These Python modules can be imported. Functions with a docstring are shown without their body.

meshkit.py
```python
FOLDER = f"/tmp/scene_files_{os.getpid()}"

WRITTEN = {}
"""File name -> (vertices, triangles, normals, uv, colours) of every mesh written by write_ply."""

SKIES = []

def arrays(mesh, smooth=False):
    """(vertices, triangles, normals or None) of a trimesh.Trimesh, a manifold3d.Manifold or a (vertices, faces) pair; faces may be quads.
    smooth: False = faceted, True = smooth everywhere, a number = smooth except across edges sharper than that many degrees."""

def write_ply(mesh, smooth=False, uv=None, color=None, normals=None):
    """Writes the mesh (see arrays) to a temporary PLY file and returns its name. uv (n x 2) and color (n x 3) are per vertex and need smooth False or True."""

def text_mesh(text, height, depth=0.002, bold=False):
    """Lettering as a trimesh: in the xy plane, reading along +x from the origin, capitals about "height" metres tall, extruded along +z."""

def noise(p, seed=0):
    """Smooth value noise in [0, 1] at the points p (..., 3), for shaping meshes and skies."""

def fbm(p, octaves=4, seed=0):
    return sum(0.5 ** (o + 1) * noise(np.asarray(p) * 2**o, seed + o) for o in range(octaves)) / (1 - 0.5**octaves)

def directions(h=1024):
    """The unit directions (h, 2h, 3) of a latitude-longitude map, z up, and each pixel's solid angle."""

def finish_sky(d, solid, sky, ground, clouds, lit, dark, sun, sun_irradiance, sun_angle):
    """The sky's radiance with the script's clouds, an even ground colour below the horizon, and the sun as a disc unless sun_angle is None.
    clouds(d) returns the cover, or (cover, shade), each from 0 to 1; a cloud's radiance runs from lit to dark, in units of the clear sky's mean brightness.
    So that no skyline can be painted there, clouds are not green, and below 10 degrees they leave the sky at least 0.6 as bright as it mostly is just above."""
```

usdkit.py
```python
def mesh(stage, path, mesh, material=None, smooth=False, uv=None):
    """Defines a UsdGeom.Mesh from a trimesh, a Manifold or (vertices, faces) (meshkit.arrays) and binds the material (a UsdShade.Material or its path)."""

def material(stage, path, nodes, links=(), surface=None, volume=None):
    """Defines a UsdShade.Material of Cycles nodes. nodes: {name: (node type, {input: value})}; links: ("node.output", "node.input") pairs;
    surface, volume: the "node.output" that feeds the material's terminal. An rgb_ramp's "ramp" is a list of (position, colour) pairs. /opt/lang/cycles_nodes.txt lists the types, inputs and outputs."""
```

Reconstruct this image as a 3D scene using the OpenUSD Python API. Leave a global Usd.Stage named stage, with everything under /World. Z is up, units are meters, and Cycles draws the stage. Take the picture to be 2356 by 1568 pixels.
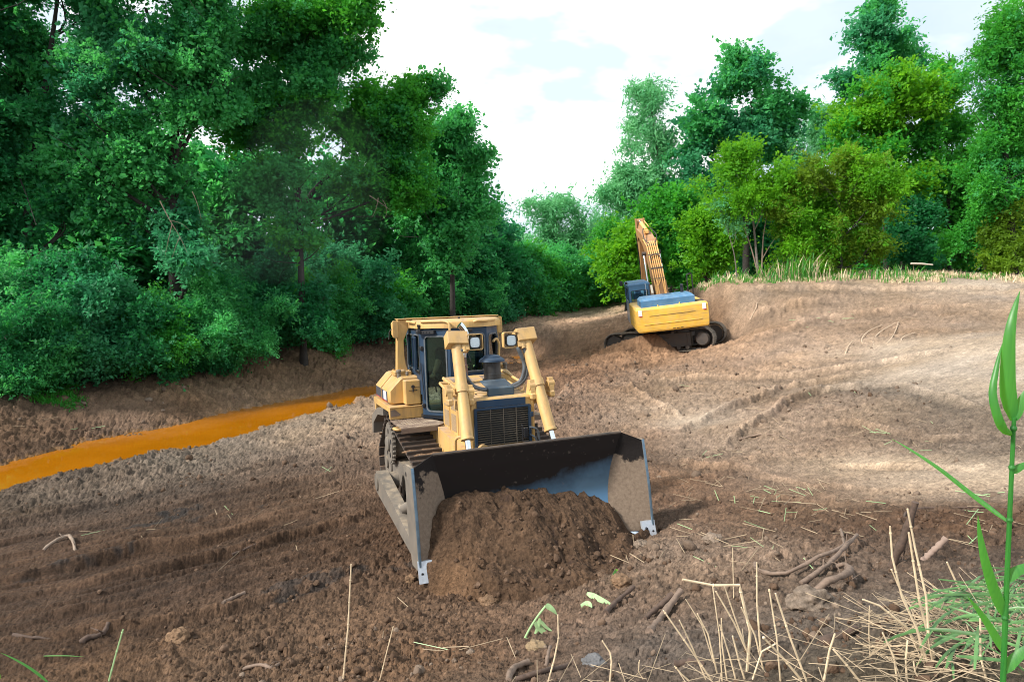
import math, numpy as np, trimesh
import usdkit, meshkit
from pxr import Usd, UsdGeom, UsdLux, UsdShade, Gf, Sdf, Vt
from scipy.interpolate import RBFInterpolator, RegularGridInterpolator
from shapely.geometry import Polygon

stage = Usd.Stage.CreateInMemory()
UsdGeom.SetStageUpAxis(stage, UsdGeom.Tokens.z)
UsdGeom.SetStageMetersPerUnit(stage, 1.0)
UsdGeom.Xform.Define(stage, '/World')
UsdGeom.Scope.Define(stage, '/World/Looks')

# ------------------------------------------------------------------ camera
EYE = np.array([0.0, 0.0, 3.86])
PITCH = math.radians(6.118)
cam = UsdGeom.Camera.Define(stage, '/World/camera')
cam.CreateHorizontalApertureAttr(36.0)
cam.CreateVerticalApertureAttr(36.0 * 681 / 1024)
cam.CreateFocalLengthAttr(22.795)
cam.CreateClippingRangeAttr(Gf.Vec2f(0.05, 3000))
cam.AddTranslateOp().Set(Gf.Vec3d(*EYE))
cam.AddRotateXOp().Set(90 - math.degrees(PITCH))
EXPOSURE = 1.1
cam.CreateExposureAttr(EXPOSURE)

# ------------------------------------------------------------------ sky and sun
SUN_DIR = np.array([-0.68, -0.30, 0.64]); SUN_DIR /= np.linalg.norm(SUN_DIR)
SKY_STRENGTH, SUN_INT, SUN_ANGLE = 0.10, 0.85, 7.0
CLOUD = (8.6, 8.7, 8.8); CLOUD2 = (4.0, 4.65, 5.2)
el, rot = math.asin(SUN_DIR[2]), math.atan2(SUN_DIR[0], SUN_DIR[1])
sky = UsdLux.DomeLight.Define(stage, '/World/sky')
skym = usdkit.material(stage, '/World/Looks/sky', {
    'st': ('sky_texture', {'sky_type': 'single_scattering', 'sun_disc': False, 'sun_elevation': el, 'sun_rotation': rot, 'aerosol_density': 2.0}),
    'tc': ('texture_coordinate', {}),
    'mp': ('mapping', {'scale': (1.0, 1.0, 2.2), 'location': (2.1, 0.9, 0.45)}),
    'n1': ('noise_texture', {'scale': 1.9, 'detail': 7.0, 'roughness': 0.55}),
    'r1': ('rgb_ramp', {'ramp': [(0.0, (0.6, 0.6, 0.6)), (0.36, (0.72, 0.72, 0.72)), (0.50, (1, 1, 1)), (1.0, (1, 1, 1))]}),
    'n2': ('noise_texture', {'scale': 3.1, 'detail': 5.0, 'roughness': 0.5}),
    'r2': ('rgb_ramp', {'ramp': [(0.0, (0, 0, 0)), (0.50, (0.0, 0.0, 0.0)), (0.62, (1, 1, 1)), (1.0, (1, 1, 1))]}),
    'cc': ('mix_color', {'a': CLOUD2, 'b': CLOUD, 'use_clamp': True}),
    'mx': ('mix_color', {}),
    'bg': ('background_shader', {'strength': SKY_STRENGTH}),
}, [('tc.generated', 'mp.vector'), ('mp.vector', 'n1.vector'), ('mp.vector', 'n2.vector'), ('n1.fac', 'r1.fac'), ('n2.fac', 'r2.fac'),
    ('r2.color', 'cc.fac'), ('st.color', 'mx.a'), ('cc.result', 'mx.b'), ('r1.color', 'mx.fac'), ('mx.result', 'bg.color')], surface='bg.background')
UsdShade.MaterialBindingAPI.Apply(sky.GetPrim()).Bind(skym)
sky.GetPrim().SetCustomDataByKey('kind', 'structure')
sun = UsdLux.DistantLight.Define(stage, '/World/sun')
sun.CreateIntensityAttr(SUN_INT)
sun.CreateAngleAttr(SUN_ANGLE)
sun.CreateColorAttr(Gf.Vec3f(1.0, 0.95, 0.87))
sun.CreateNormalizeAttr(True)
zz = SUN_DIR; xx = np.cross([0, 0, 1.0], zz); xx /= np.linalg.norm(xx); yy = np.cross(zz, xx)
M4 = np.eye(4); M4[0, :3], M4[1, :3], M4[2, :3] = xx, yy, zz
sun.AddTransformOp().Set(Gf.Matrix4d(*M4.ravel().tolist()))

# ------------------------------------------------------------------ picture <-> world helpers (2356 x 1568 picture units)
FD, CX, CY = 2593.46 * 2356 / 4096, 1178.0, 784.0
SP, CP = math.sin(PITCH), math.cos(PITCH)
def at(dx, dy, D):
    xc, yc = (dx - CX) / FD, (dy - CY) / FD
    r = np.array([xc, -SP * yc + CP, -CP * yc - SP])
    return EYE + r * (D / r[1])
def atz(dx, dy, z):
    r = at(dx, dy, 1.0) - EYE
    return EYE + r * ((z - EYE[2]) / r[2])

# ------------------------------------------------------------------ prim helpers
_names = {}
def unique(parent, name):
    k = (parent, name); n = _names.get(k, -1) + 1; _names[k] = n
    return parent + '/' + (name if n == 0 else '%s_%03d' % (name, n))
def meta(prim, label=None, cat=None, group=None, kind=None):
    for k, v in (('label', label), ('category', cat), ('group', group), ('kind', kind)):
        if v: prim.SetCustomDataByKey(k, v)
def mat4(R=None, t=(0, 0, 0)):
    m = np.eye(4)
    if R is not None: m[:3, :3] = R
    m[:3, 3] = t
    return m
def thing(name, label, cat, M=None, group=None):
    p = unique('/World', name)
    x = UsdGeom.Xform.Define(stage, p)
    if M is not None: x.AddTransformOp().Set(Gf.Matrix4d(*np.asarray(M, float).T.ravel().tolist()))
    meta(x.GetPrim(), label, cat, group)
    return p
def part(parent, name, m, material, smooth=35, label=None, kind=None):
    p = unique(parent, name)
    if isinstance(m, list): m = cat(m)
    o = usdkit.mesh(stage, p, m, material, smooth=smooth)
    meta(o.GetPrim(), label, None, None, kind)
    return p
def single(name, m, material, label, category, group=None, kind=None, smooth=35):
    p = unique('/World', name)
    if isinstance(m, list): m = cat(m)
    o = usdkit.mesh(stage, p, m, material, smooth=smooth)
    meta(o.GetPrim(), label, category, group, kind)
    return o
def copies(src, name, M, label, category, group):
    p = unique('/World', name)
    x = UsdGeom.Xform.Define(stage, p)
    x.GetPrim().GetReferences().AddInternalReference(src)
    x.GetPrim().SetInstanceable(True)
    x.AddTransformOp().Set(Gf.Matrix4d(*np.asarray(M, float).T.ravel().tolist()))
    meta(x.GetPrim(), label, category, group)
    return p
def cat(ms): return trimesh.util.concatenate(ms)

# ------------------------------------------------------------------ shape helpers
def rbox(c, s, b=0.01, R=None):
    h = np.array(s, float) / 2; b = min(b, h.min() * 0.9); pts = []
    for k in range(3):
        e = [h[0], h[1], h[2]]
        for i in range(3):
            if i != k: e[i] = h[i] - b
        for sx in (-1, 1):
            for sy in (-1, 1):
                for sz in (-1, 1): pts.append((sx * e[0], sy * e[1], sz * e[2]))
    pts = np.array(pts)
    if R is not None: pts = pts @ np.asarray(R).T
    m = trimesh.convex.convex_hull(pts + np.array(c, float)); return m
def hull(pts): return trimesh.convex.convex_hull(np.array(pts, float))
def frame_of(d):
    d = np.asarray(d, float) / np.linalg.norm(d)
    a = np.cross(d, [0, 0, 1.0] if abs(d[2]) < 0.9 else [1.0, 0, 0]); a /= np.linalg.norm(a)
    return a, np.cross(d, a), d
def lathe(profile, p0, d, n=20):
    """profile: (distance along d, radius) pairs."""
    a, b, d = frame_of(d); ang = np.arange(n) * 2 * np.pi / n; V = []; F = []
    ring = np.cos(ang)[:, None] * a + np.sin(ang)[:, None] * b
    for t, r in profile: V.append(np.asarray(p0) + t * d + r * ring)
    k = len(profile)
    for i in range(k - 1):
        for j in range(n):
            q = i * n + j, i * n + (j + 1) % n, (i + 1) * n + (j + 1) % n, (i + 1) * n + j
            F += [(q[0], q[1], q[2]), (q[0], q[2], q[3])]
    V = np.vstack(V + [[np.asarray(p0) + profile[0][0] * d], [np.asarray(p0) + profile[-1][0] * d]])
    for j in range(n):
        F.append((k * n, (j + 1) % n, j)); F.append((k * n + 1, (k - 1) * n + j, (k - 1) * n + (j + 1) % n))
    return trimesh.Trimesh(V, np.array(F), process=False)
def cyl(p0, p1, r0, r1=None, n=18):
    p0, p1 = np.array(p0, float), np.array(p1, float); L = np.linalg.norm(p1 - p0)
    return lathe([(0, r0), (L, r0 if r1 is None else r1)], p0, p1 - p0, n)
def spline(P, n=24):
    P = np.array(P, float)
    if len(P) < 3: return P
    t = np.r_[0, np.cumsum(np.linalg.norm(np.diff(P, axis=0), axis=1))]
    from scipy.interpolate import CubicSpline, PchipInterpolator
    return PchipInterpolator(t, P)(np.linspace(0, t[-1], n))
def tube(P, r, n=10):
    P = np.array(P, float); k = len(P); r = np.broadcast_to(r, (k,))
    t = np.gradient(P, axis=0); t /= np.linalg.norm(t, axis=1, keepdims=True) + 1e-12
    a = np.zeros_like(P); a[0] = frame_of(t[0])[0]
    for i in range(1, k):
        v = a[i - 1] - t[i] * (a[i - 1] @ t[i]); a[i] = v / np.linalg.norm(v)
    b = np.cross(t, a); ang = np.arange(n) * 2 * np.pi / n
    V = (P[:, None] + r[:, None, None] * (np.cos(ang)[None, :, None] * a[:, None] + np.sin(ang)[None, :, None] * b[:, None])).reshape(-1, 3)
    i, j = np.meshgrid(np.arange(k - 1), np.arange(n), indexing='ij'); j2 = (j + 1) % n
    A, B, C, Dq = i * n + j, i * n + j2, (i + 1) * n + j2, (i + 1) * n + j
    F = np.vstack([np.stack([A, B, C], -1).reshape(-1, 3), np.stack([A, C, Dq], -1).reshape(-1, 3)])
    V = np.vstack([V, P[:1], P[-1:]]); jj = np.arange(n); j3 = (jj + 1) % n
    F = np.vstack([F, np.stack([np.full(n, k * n), j3, jj], -1), np.stack([np.full(n, k * n + 1), (k - 1) * n + jj, (k - 1) * n + j3], -1)])
    return trimesh.Trimesh(V, F, process=False)
def bent(P, r, fillet=0.04, n=8):
    """A bent bar through corner points, corners rounded."""
    P = [np.array(p, float) for p in P]; out = [P[0]]
    for i in range(1, len(P) - 1):
        u, v = P[i - 1] - P[i], P[i + 1] - P[i]; f = min(fillet, np.linalg.norm(u) * .45, np.linalg.norm(v) * .45)
        a, b = P[i] + u / np.linalg.norm(u) * f, P[i] + v / np.linalg.norm(v) * f
        for s in (0, .33, .66, 1): out.append((1 - s) ** 2 * a + 2 * s * (1 - s) * P[i] + s * s * b)
    out.append(P[-1]); return tube(out, r, n)
AX = {'y': np.array([[1, 0, 0], [0, 0, 1], [0, 1, 0]], float), 'x': np.array([[0, 0, 1], [1, 0, 0], [0, 1, 0]], float), 'z': np.eye(3)}
def prism(poly, axis, a, b, holes=()):
    """poly in (x,z) for axis y, (y,z) for x, (x,y) for z; extruded from a to b."""
    pg = Polygon(poly, holes)
    if not pg.is_valid: pg = pg.buffer(0)
    m = trimesh.creation.extrude_polygon(pg, b - a, engine='earcut'); v = m.vertices.copy(); v[:, 2] += a
    v = v @ AX[axis].T; f = m.faces if np.linalg.det(AX[axis]) > 0 else m.faces[:, ::-1]
    return trimesh.Trimesh(v, f, process=False)
def rrect(u0, u1, v0, v1, r, k=4):
    out = []
    for cx, cy, a0 in ((u1 - r, v1 - r, 0), (u0 + r, v1 - r, 90), (u0 + r, v0 + r, 180), (u1 - r, v0 + r, 270)):
        for i in range(k + 1):
            a = math.radians(a0 + 90 * i / k); out.append((cx + r * math.cos(a), cy + r * math.sin(a)))
    return out
def wall(p, q, poly, t, holes=(), off=0.0):
    """A panel standing on the plan line p->q (x,y); poly in (u along p->q, z); thickness t outward (to the right of p->q), offset off."""
    p, q = np.array(p, float), np.array(q, float); d = (q - p) / np.linalg.norm(q - p); nrm = np.array([d[1], -d[0]])
    m = trimesh.creation.extrude_polygon(Polygon(poly, holes), t, engine='earcut'); v = m.vertices
    xy = p + v[:, :1] * d + (v[:, 2:3] + off) * nrm
    return trimesh.Trimesh(np.c_[xy, v[:, 1]], m.faces, process=True)
def moved(m, M): m = m.copy(); m.apply_transform(M); return m

# ------------------------------------------------------------------ materials
def mtl(name, nodes, links, surface='p.BSDF', volume=None): return usdkit.material(stage, '/World/Looks/' + name, nodes, links, surface=surface, volume=volume)
def plain(name, col, rough=0.6, metal=0.0, spec=0.5, var=0.25, scale=9.0, bump=0.0):
    n = {'g': ('geometry', {}), 'n': ('noise_texture', {'scale': scale, 'detail': 6.0, 'roughness': 0.6}),
         'r': ('rgb_ramp', {'ramp': [(0.25, tuple(c * (1 - var) for c in col)), (0.75, tuple(min(1, c * (1 + var)) for c in col))]}),
         'p': ('principled_bsdf', {'roughness': rough, 'metallic': metal, 'specular_ior_level': spec})}
    l = [('g.position', 'n.vector'), ('n.fac', 'r.fac'), ('r.color', 'p.base_color')]
    if bump:
        n['b'] = ('bump', {'strength': 0.6, 'distance': bump}); n['n2'] = ('noise_texture', {'scale': scale * 6, 'detail': 5.0})
        l += [('g.position', 'n2.vector'), ('n2.fac', 'b.height'), ('b.normal', 'p.normal')]
    return mtl(name, n, l)
def paint(name, col, dust=(0.36, 0.25, 0.16), amount=0.5, rough=0.42, rust=(0.09, 0.05, 0.035), up=0.9, chips=0.67, streak=(9.0, 9.0, 1.6)):
    """Machine paint: fading, dust settled on faces that look up, scattered stains and chips."""
    n = {'g': ('geometry', {}), 'sx': ('separate_xyz', {}),
         'u': ('map_range', {'from_min': 0.25, 'from_max': 0.95, 'to_min': 0.0, 'to_max': up, 'clamp': True}),
         'n1': ('noise_texture', {'scale': 5.0, 'detail': 8.0, 'roughness': 0.65}),
         'm1': ('map_range', {'from_min': 0.40, 'from_max': 0.72, 'to_min': 0.05, 'to_max': 1.0, 'clamp': True}),
         'a1': ('math', {'math_type': 'add', 'value2': 0.28}), 'a2': ('math', {'math_type': 'multiply'}), 'a3': ('math', {'math_type': 'multiply', 'value2': amount, 'use_clamp': True}),
         'n0': ('noise_texture', {'scale': 1.7, 'detail': 4.0}),
         'r0': ('rgb_ramp', {'ramp': [(0.3, tuple(c * 0.84 for c in col)), (0.7, tuple(min(1, c * 1.12) for c in col))]}),
         'mx': ('mix_color', {'b': dust}),
         'n2': ('noise_texture', {'scale': 17.0, 'detail': 9.0, 'roughness': 0.7}),
         'm2': ('map_range', {'from_min': chips, 'from_max': chips + 0.035, 'to_min': 0.0, 'to_max': 0.85, 'clamp': True}),
         'mx2': ('mix_color', {'b': rust}),
         'mp': ('mapping', {'scale': streak}), 'n3': ('noise_texture', {'scale': 1.0, 'detail': 7.0, 'roughness': 0.68}), 'm3': ('map_range', {'from_min': 0.50, 'from_max': 0.70, 'to_min': 0.0, 'to_max': 0.55 * min(1.0, amount), 'clamp': True}), 'mx3': ('mix_color', {'b': tuple(c * .42 for c in dust)}),
         'rr': ('map_range', {'from_min': 0.3, 'from_max': 0.75, 'to_min': rough, 'to_max': min(1, rough + 0.35), 'clamp': True}),
         'p': ('principled_bsdf', {'specular_ior_level': 0.45})}
    l = [('g.position', 'n1.vector'), ('g.position', 'n0.vector'), ('g.position', 'n2.vector'), ('g.normal', 'sx.vector'), ('sx.z', 'u.value'), ('n1.fac', 'm1.value'),
         ('u.result', 'a1.value1'), ('a1.value', 'a2.value1'), ('m1.result', 'a2.value2'), ('a2.value', 'a3.value1'), ('n0.fac', 'r0.fac'), ('r0.color', 'mx.a'), ('a3.value', 'mx.fac'),
         ('n2.fac', 'm2.value'), ('mx.result', 'mx2.a'), ('m2.result', 'mx2.fac'), ('mx2.result', 'mx3.a'), ('g.position', 'mp.vector'), ('mp.vector', 'n3.vector'), ('n3.fac', 'm3.value'), ('m3.result', 'mx3.fac'), ('mx3.result', 'p.base_color'), ('n1.fac', 'rr.value'), ('rr.result', 'p.roughness')]
    return mtl(name, n, l)
DUST = (0.36, 0.26, 0.18)
Y_PAINT = paint('dozer_yellow', (0.52, 0.31, 0.095), DUST, 0.95, chips=0.70)
Y_CYL = paint('cylinder_yellow', (0.54, 0.33, 0.115), DUST, 0.8, chips=0.69)
E_PAINT = paint('excavator_yellow', (0.76, 0.44, 0.05), (0.52, 0.41, 0.26), 0.95, rust=(0.25, 0.17, 0.10), chips=0.68, streak=(1.1, 1.1, 7.0))
E_ARM = paint('excavator_arm', (0.33, 0.155, 0.05), (0.36, 0.25, 0.17), 0.8, chips=0.66)
E_GREY = paint('excavator_grey', (0.060, 0.17, 0.31), (0.28, 0.36, 0.44), 0.5, rough=0.3, chips=0.75)
CAB = paint('cab_dark_blue', (0.008, 0.030, 0.065), (0.10, 0.09, 0.08), 0.22, rough=0.35, chips=0.74)
BLACK = plain('black_plastic', (0.012, 0.012, 0.014), 0.5)
RUBBER = plain('rubber_hose', (0.075, 0.085, 0.095), 0.6, var=0.5)
STEEL_D = paint('dark_steel', (0.035, 0.030, 0.027), (0.16, 0.11, 0.075), 0.9, rough=0.5, rust=(0.08, 0.05, 0.035), chips=0.62)
STEEL_W = plain('worn_steel', (0.72, 0.80, 0.90), 0.36, 0.75, var=0.12, scale=25)
CHROME = plain('chrome', (0.85, 0.87, 0.9), 0.08, 1.0, var=0.03)
SHOE = paint('track_steel', (0.035, 0.028, 0.024), (0.095, 0.055, 0.033), 0.95, rough=0.45, rust=(0.10, 0.06, 0.035), chips=0.60)
GREY_D = paint('dusty_grey_steel', (0.12, 0.105, 0.09), (0.30, 0.235, 0.165), 1.0, rough=0.6, chips=0.66)
BROWN_P = paint('worn_brown_plate', (0.14, 0.095, 0.075), (0.36, 0.28, 0.20), 1.0, rough=0.6, rust=(0.55, 0.30, 0.07), chips=0.66)
EXH = plain('rusty_exhaust', (0.13, 0.075, 0.058), 0.7, 0.0, var=0.45, scale=14)
WHITE = plain('white_label', (0.78, 0.80, 0.82), 0.5, var=0.05)
RED = plain('red_stripe', (0.45, 0.03, 0.04), 0.5, var=0.1)
DECAL = plain('dark_decal', (0.05, 0.055, 0.07), 0.45, var=0.3, scale=60)
SEAT = plain('seat_cloth', (0.02, 0.02, 0.022), 0.9)
SKIN = plain('skin', (0.30, 0.145, 0.085), 0.55, var=0.1)
HAIR = plain('hair', (0.018, 0.012, 0.009), 0.7)
SHIRT = plain('dark_shirt', (0.022, 0.022, 0.026), 0.9)
TROUSER = plain('brown_trousers', (0.055, 0.035, 0.025), 0.9)
PANEL_T = plain('teal_dashboard', (0.03, 0.13, 0.11), 0.6)
def glass(name, tint, gl=0.0, ior=1.5):
    return mtl(name, {'t': ('transparent_bsdf', {'color': tint}), 'gl': ('glossy_bsdf', {'roughness': 0.02, 'color': (0.9, 0.95, 1.0)}), 'f': ('fresnel', {'IOR': ior}),
               'm': ('mix_closure', {})}, [('f.fac', 'm.fac'), ('t.BSDF', 'm.closure1'), ('gl.BSDF', 'm.closure2')], surface='m.closure')
GLASS = glass('cab_glass', (0.66, 0.84, 0.80))
GLASS_E = glass('excavator_glass', (0.62, 0.82, 0.95), ior=2.2)
LENS = mtl('lamp_lens', {'p': ('principled_bsdf', {'base_color': (0.62, 0.72, 0.78), 'metallic': 0.6, 'roughness': 0.18, 'coat_weight': 0.8})}, [])
def foliage(name, c1, c2, c3=None, trans=0.5, tint=(0.16, 0.40, 0.03)):
    c3 = c3 or c2
    n = {'g': ('geometry', {}), 'n': ('noise_texture', {'scale': 0.55, 'detail': 3.0}), 'ad': ('math', {'math_type': 'multiply_add', 'value2': 0.85, 'value3': 0.0}),
         'ns': ('math', {'math_type': 'multiply_add', 'value2': 0.95, 'value3': -0.40}),
         'r': ('rgb_ramp', {'ramp': [(0.0, c1), (0.55, c2), (1.0, c3)]}),
         'p': ('principled_bsdf', {'roughness': 0.5, 'specular_ior_level': 0.30}), 't': ('translucent_bsdf', {}), 'tm': ('mix_color', {'blend_type': 'mix', 'fac': 0.55, 'b': tint}), 'm': ('mix_closure', {'fac': trans * 0.6})}
    l = [('g.position', 'n.vector'), ('g.random_per_island', 'ad.value1'), ('n.fac', 'ns.value1'), ('ns.value', 'ad.value3'), ('ad.value', 'r.fac'), ('r.color', 'p.base_color'), ('r.color', 'tm.a'), ('tm.result', 't.color'),
         ('p.BSDF', 'm.closure1'), ('t.BSDF', 'm.closure2')]
    return mtl(name, n, l, surface='m.closure')
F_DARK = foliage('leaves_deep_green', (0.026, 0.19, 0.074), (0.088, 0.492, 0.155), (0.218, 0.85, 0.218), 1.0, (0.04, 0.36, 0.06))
F_POP = foliage('leaves_poplar', (0.052, 0.314, 0.102), (0.196, 0.85, 0.26), (0.638, 0.85, 0.41), 1.0, (0.10, 0.48, 0.06))
F_LITE = foliage('leaves_yellow_green', (0.083, 0.297, 0.015), (0.231, 0.572, 0.02), (0.484, 0.77, 0.033), 0.9, (0.30, 0.66, 0.02))
F_TEAL = foliage('leaves_bluish', (0.041, 0.26, 0.118), (0.197, 0.704, 0.31), (0.619, 0.85, 0.606), 1.0, (0.06, 0.36, 0.13))
F_WILL = foliage('leaves_willow', (0.118, 0.431, 0.186), (0.349, 0.779, 0.371), (0.589, 0.85, 0.521), 0.9, (0.20, 0.50, 0.18))
F_OLIV = foliage('leaves_olive', (0.088, 0.187, 0.013), (0.231, 0.396, 0.028), (0.44, 0.55, 0.044), 0.9, (0.34, 0.52, 0.02))
F_MID = foliage('leaves_mid_green', (0.035, 0.259, 0.039), (0.134, 0.613, 0.054), (0.37, 0.85, 0.092), 0.9, (0.14, 0.52, 0.02))
BARK = plain('bark', (0.024, 0.020, 0.017), 0.9, var=0.5, scale=6, bump=0.02)
BARK_L = plain('grey_bark', (0.14, 0.12, 0.10), 0.9, var=0.4, scale=8, bump=0.02)
TWIG = plain('dead_wood', (0.21, 0.155, 0.115), 0.85, var=0.45, scale=30, bump=0.004)
TWIG_D = plain('dark_root', (0.075, 0.048, 0.035), 0.9, var=0.45, scale=30, bump=0.004)
STRAW = plain('dry_straw', (0.60, 0.47, 0.31), 0.6, var=0.35, scale=14)
STRAW_D = plain('weathered_straw', (0.33, 0.25, 0.16), 0.75, var=0.5, scale=5)
REED_G = mtl('reed_green', {'g': ('geometry', {}), 'mp': ('mapping', {'scale': (260.0, 60.0, 5.0)}), 'n': ('noise_texture', {'scale': 1.0, 'detail': 5.0}), 'r': ('rgb_ramp', {'ramp': [(0.2, (0.018, 0.13, 0.035)), (0.8, (0.07, 0.27, 0.05))]}),
              'p': ('principled_bsdf', {'roughness': 0.4}), 't': ('translucent_bsdf', {'color': (0.20, 0.60, 0.02)}), 'm': ('mix_closure', {'fac': 0.45})},
             [('g.position', 'mp.vector'), ('mp.vector', 'n.vector'), ('n.fac', 'r.fac'), ('r.color', 'p.base_color'), ('p.BSDF', 'm.closure1'), ('t.BSDF', 'm.closure2')], surface='m.closure')
REED_L = plain('cut_reed_leaf', (0.075, 0.17, 0.050), 0.45, var=0.75, scale=6)
REED_P = plain('pale_green_reed', (0.30, 0.46, 0.22), 0.5, var=0.25, scale=20)
# ------------------------------------------------------------------ the bulldozer's place (local: x forward, y to its left, z up)
DZ = mat4([[0.36400072, 0.93071059, -0.03579502], [-0.92948761, 0.36544614, 0.05001901], [0.05963437, 0.01506408, 0.99810662]], (-0.6625, 10.7146, 0.0))
def dz(p): return np.asarray(p, float) @ DZ[:3, :3].T + DZ[:3, 3]
def dz_local(P): return (np.asarray(P, float) - DZ[:3, 3]) @ DZ[:3, :3]
ZW = -0.55

# ------------------------------------------------------------------ terrain: heights
near_bank = [(-320, 1258), (-150, 1195), (0, 1134), (110, 1108), (215, 1085), (330, 1058), (430, 1046), (530, 1014), (620, 986), (740, 952), (860, 916), (1010, 882), (1160, 841), (1225, 826)]
far_bank = [(-320, 1168), (-150, 1112), (0, 1064), (110, 1034), (215, 1004), (330, 988), (430, 970), (530, 946), (620, 930), (740, 908), (860, 886), (1010, 858), (1150, 832), (1215, 818)]
NB = np.array([atz(*p, ZW) for p in near_bank]); FB = np.array([atz(*p, ZW) for p in far_bank])
C = []
C += [(*p[:2], ZW + 0.02) for p in NB] + [(*p[:2], ZW + 0.02) for p in FB] + [(*((a + b) / 2)[:2], ZW - 0.32) for a, b in zip(NB, FB)]
def Z(dx, dy, z): p = atz(dx, dy, z); C.append((p[0], p[1], z))
def Dd(dx, dy, D): p = at(dx, dy, D); C.append(tuple(p))
for q in [(0, 972, .03), (220, 925, .05), (430, 898, .08), (640, 862, .10), (860, 824, .14), (1000, 800, .2), (1150, 768, .38), (1250, 765, .55), (1400, 728, 1.1)]: Z(*q)
for q in [(-150, 930, .55), (0, 888, .58), (220, 860, .62), (430, 835, .70), (640, 805, .76), (860, 772, .85), (1000, 748, .95), (1150, 722, 1.12), (1270, 705, 1.35), (1400, 690, 1.65)]: Z(*q)
for q in [(1640, 655, 34), (1760, 652, 33), (1900, 651, 32), (2100, 650, 31), (2356, 648, 30), (2600, 648, 29)]: Dd(*q)
for q in [(1700, 700, 30.5), (1900, 720, 28), (2150, 740, 25), (2356, 745, 22), (1720, 775, 27), (1900, 800, 23), (2100, 800, 20), (2356, 790, 17)]: Dd(*q)
for q in [(1650, 830, .52), (1800, 870, .62), (2000, 880, .94), (2250, 880, 1.42), (1500, 870, .15), (1400, 900, .12), (1350, 860, 0.0), (1290, 835, -.05), (1631, 806, .52), (1400, 803, .02), (1540, 816, .25),
          (1600, 950, .25), (1800, 980, .52), (2050, 1000, .83), (2300, 1000, 1.2), (1600, 1050, .15), (1800, 1090, .42), (2100, 1100, .86), (2320, 1110, 1.12), (1560, 1200, .28), (1800, 1200, .60), (2050, 1200, .95),
          (2320, 1200, 1.28), (975, 1345, .10), (1300, 1350, .36), (1480, 1232, .22), (0, 1568, .30), (400, 1568, .60), (800, 1568, .92), (1178, 1568, 1.22), (1600, 1568, 1.72), (2000, 1568, 2.1), (2356, 1568, 2.3),
          (0, 1300, -.05), (400, 1300, -.02), (800, 1300, .05), (600, 1450, .32), (200, 1450, .18), (1000, 1450, .55), (1300, 1450, .82), (1600, 1400, 1.12), (1900, 1300, 1.22), (2100, 1350, 1.5), (2356, 1350, 1.75), (1600, 1300, .78),
          (0, 1200, -.27), (400, 1170, -.24), (640, 1100, -.22), (750, 1100, -.18), (640, 1030, -.40), (780, 1000, -.28), (330, 1095, -.38), (120, 1150, -.40), (-300, 1400, .0), (-300, 1568, .2)]: Z(*q)
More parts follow.
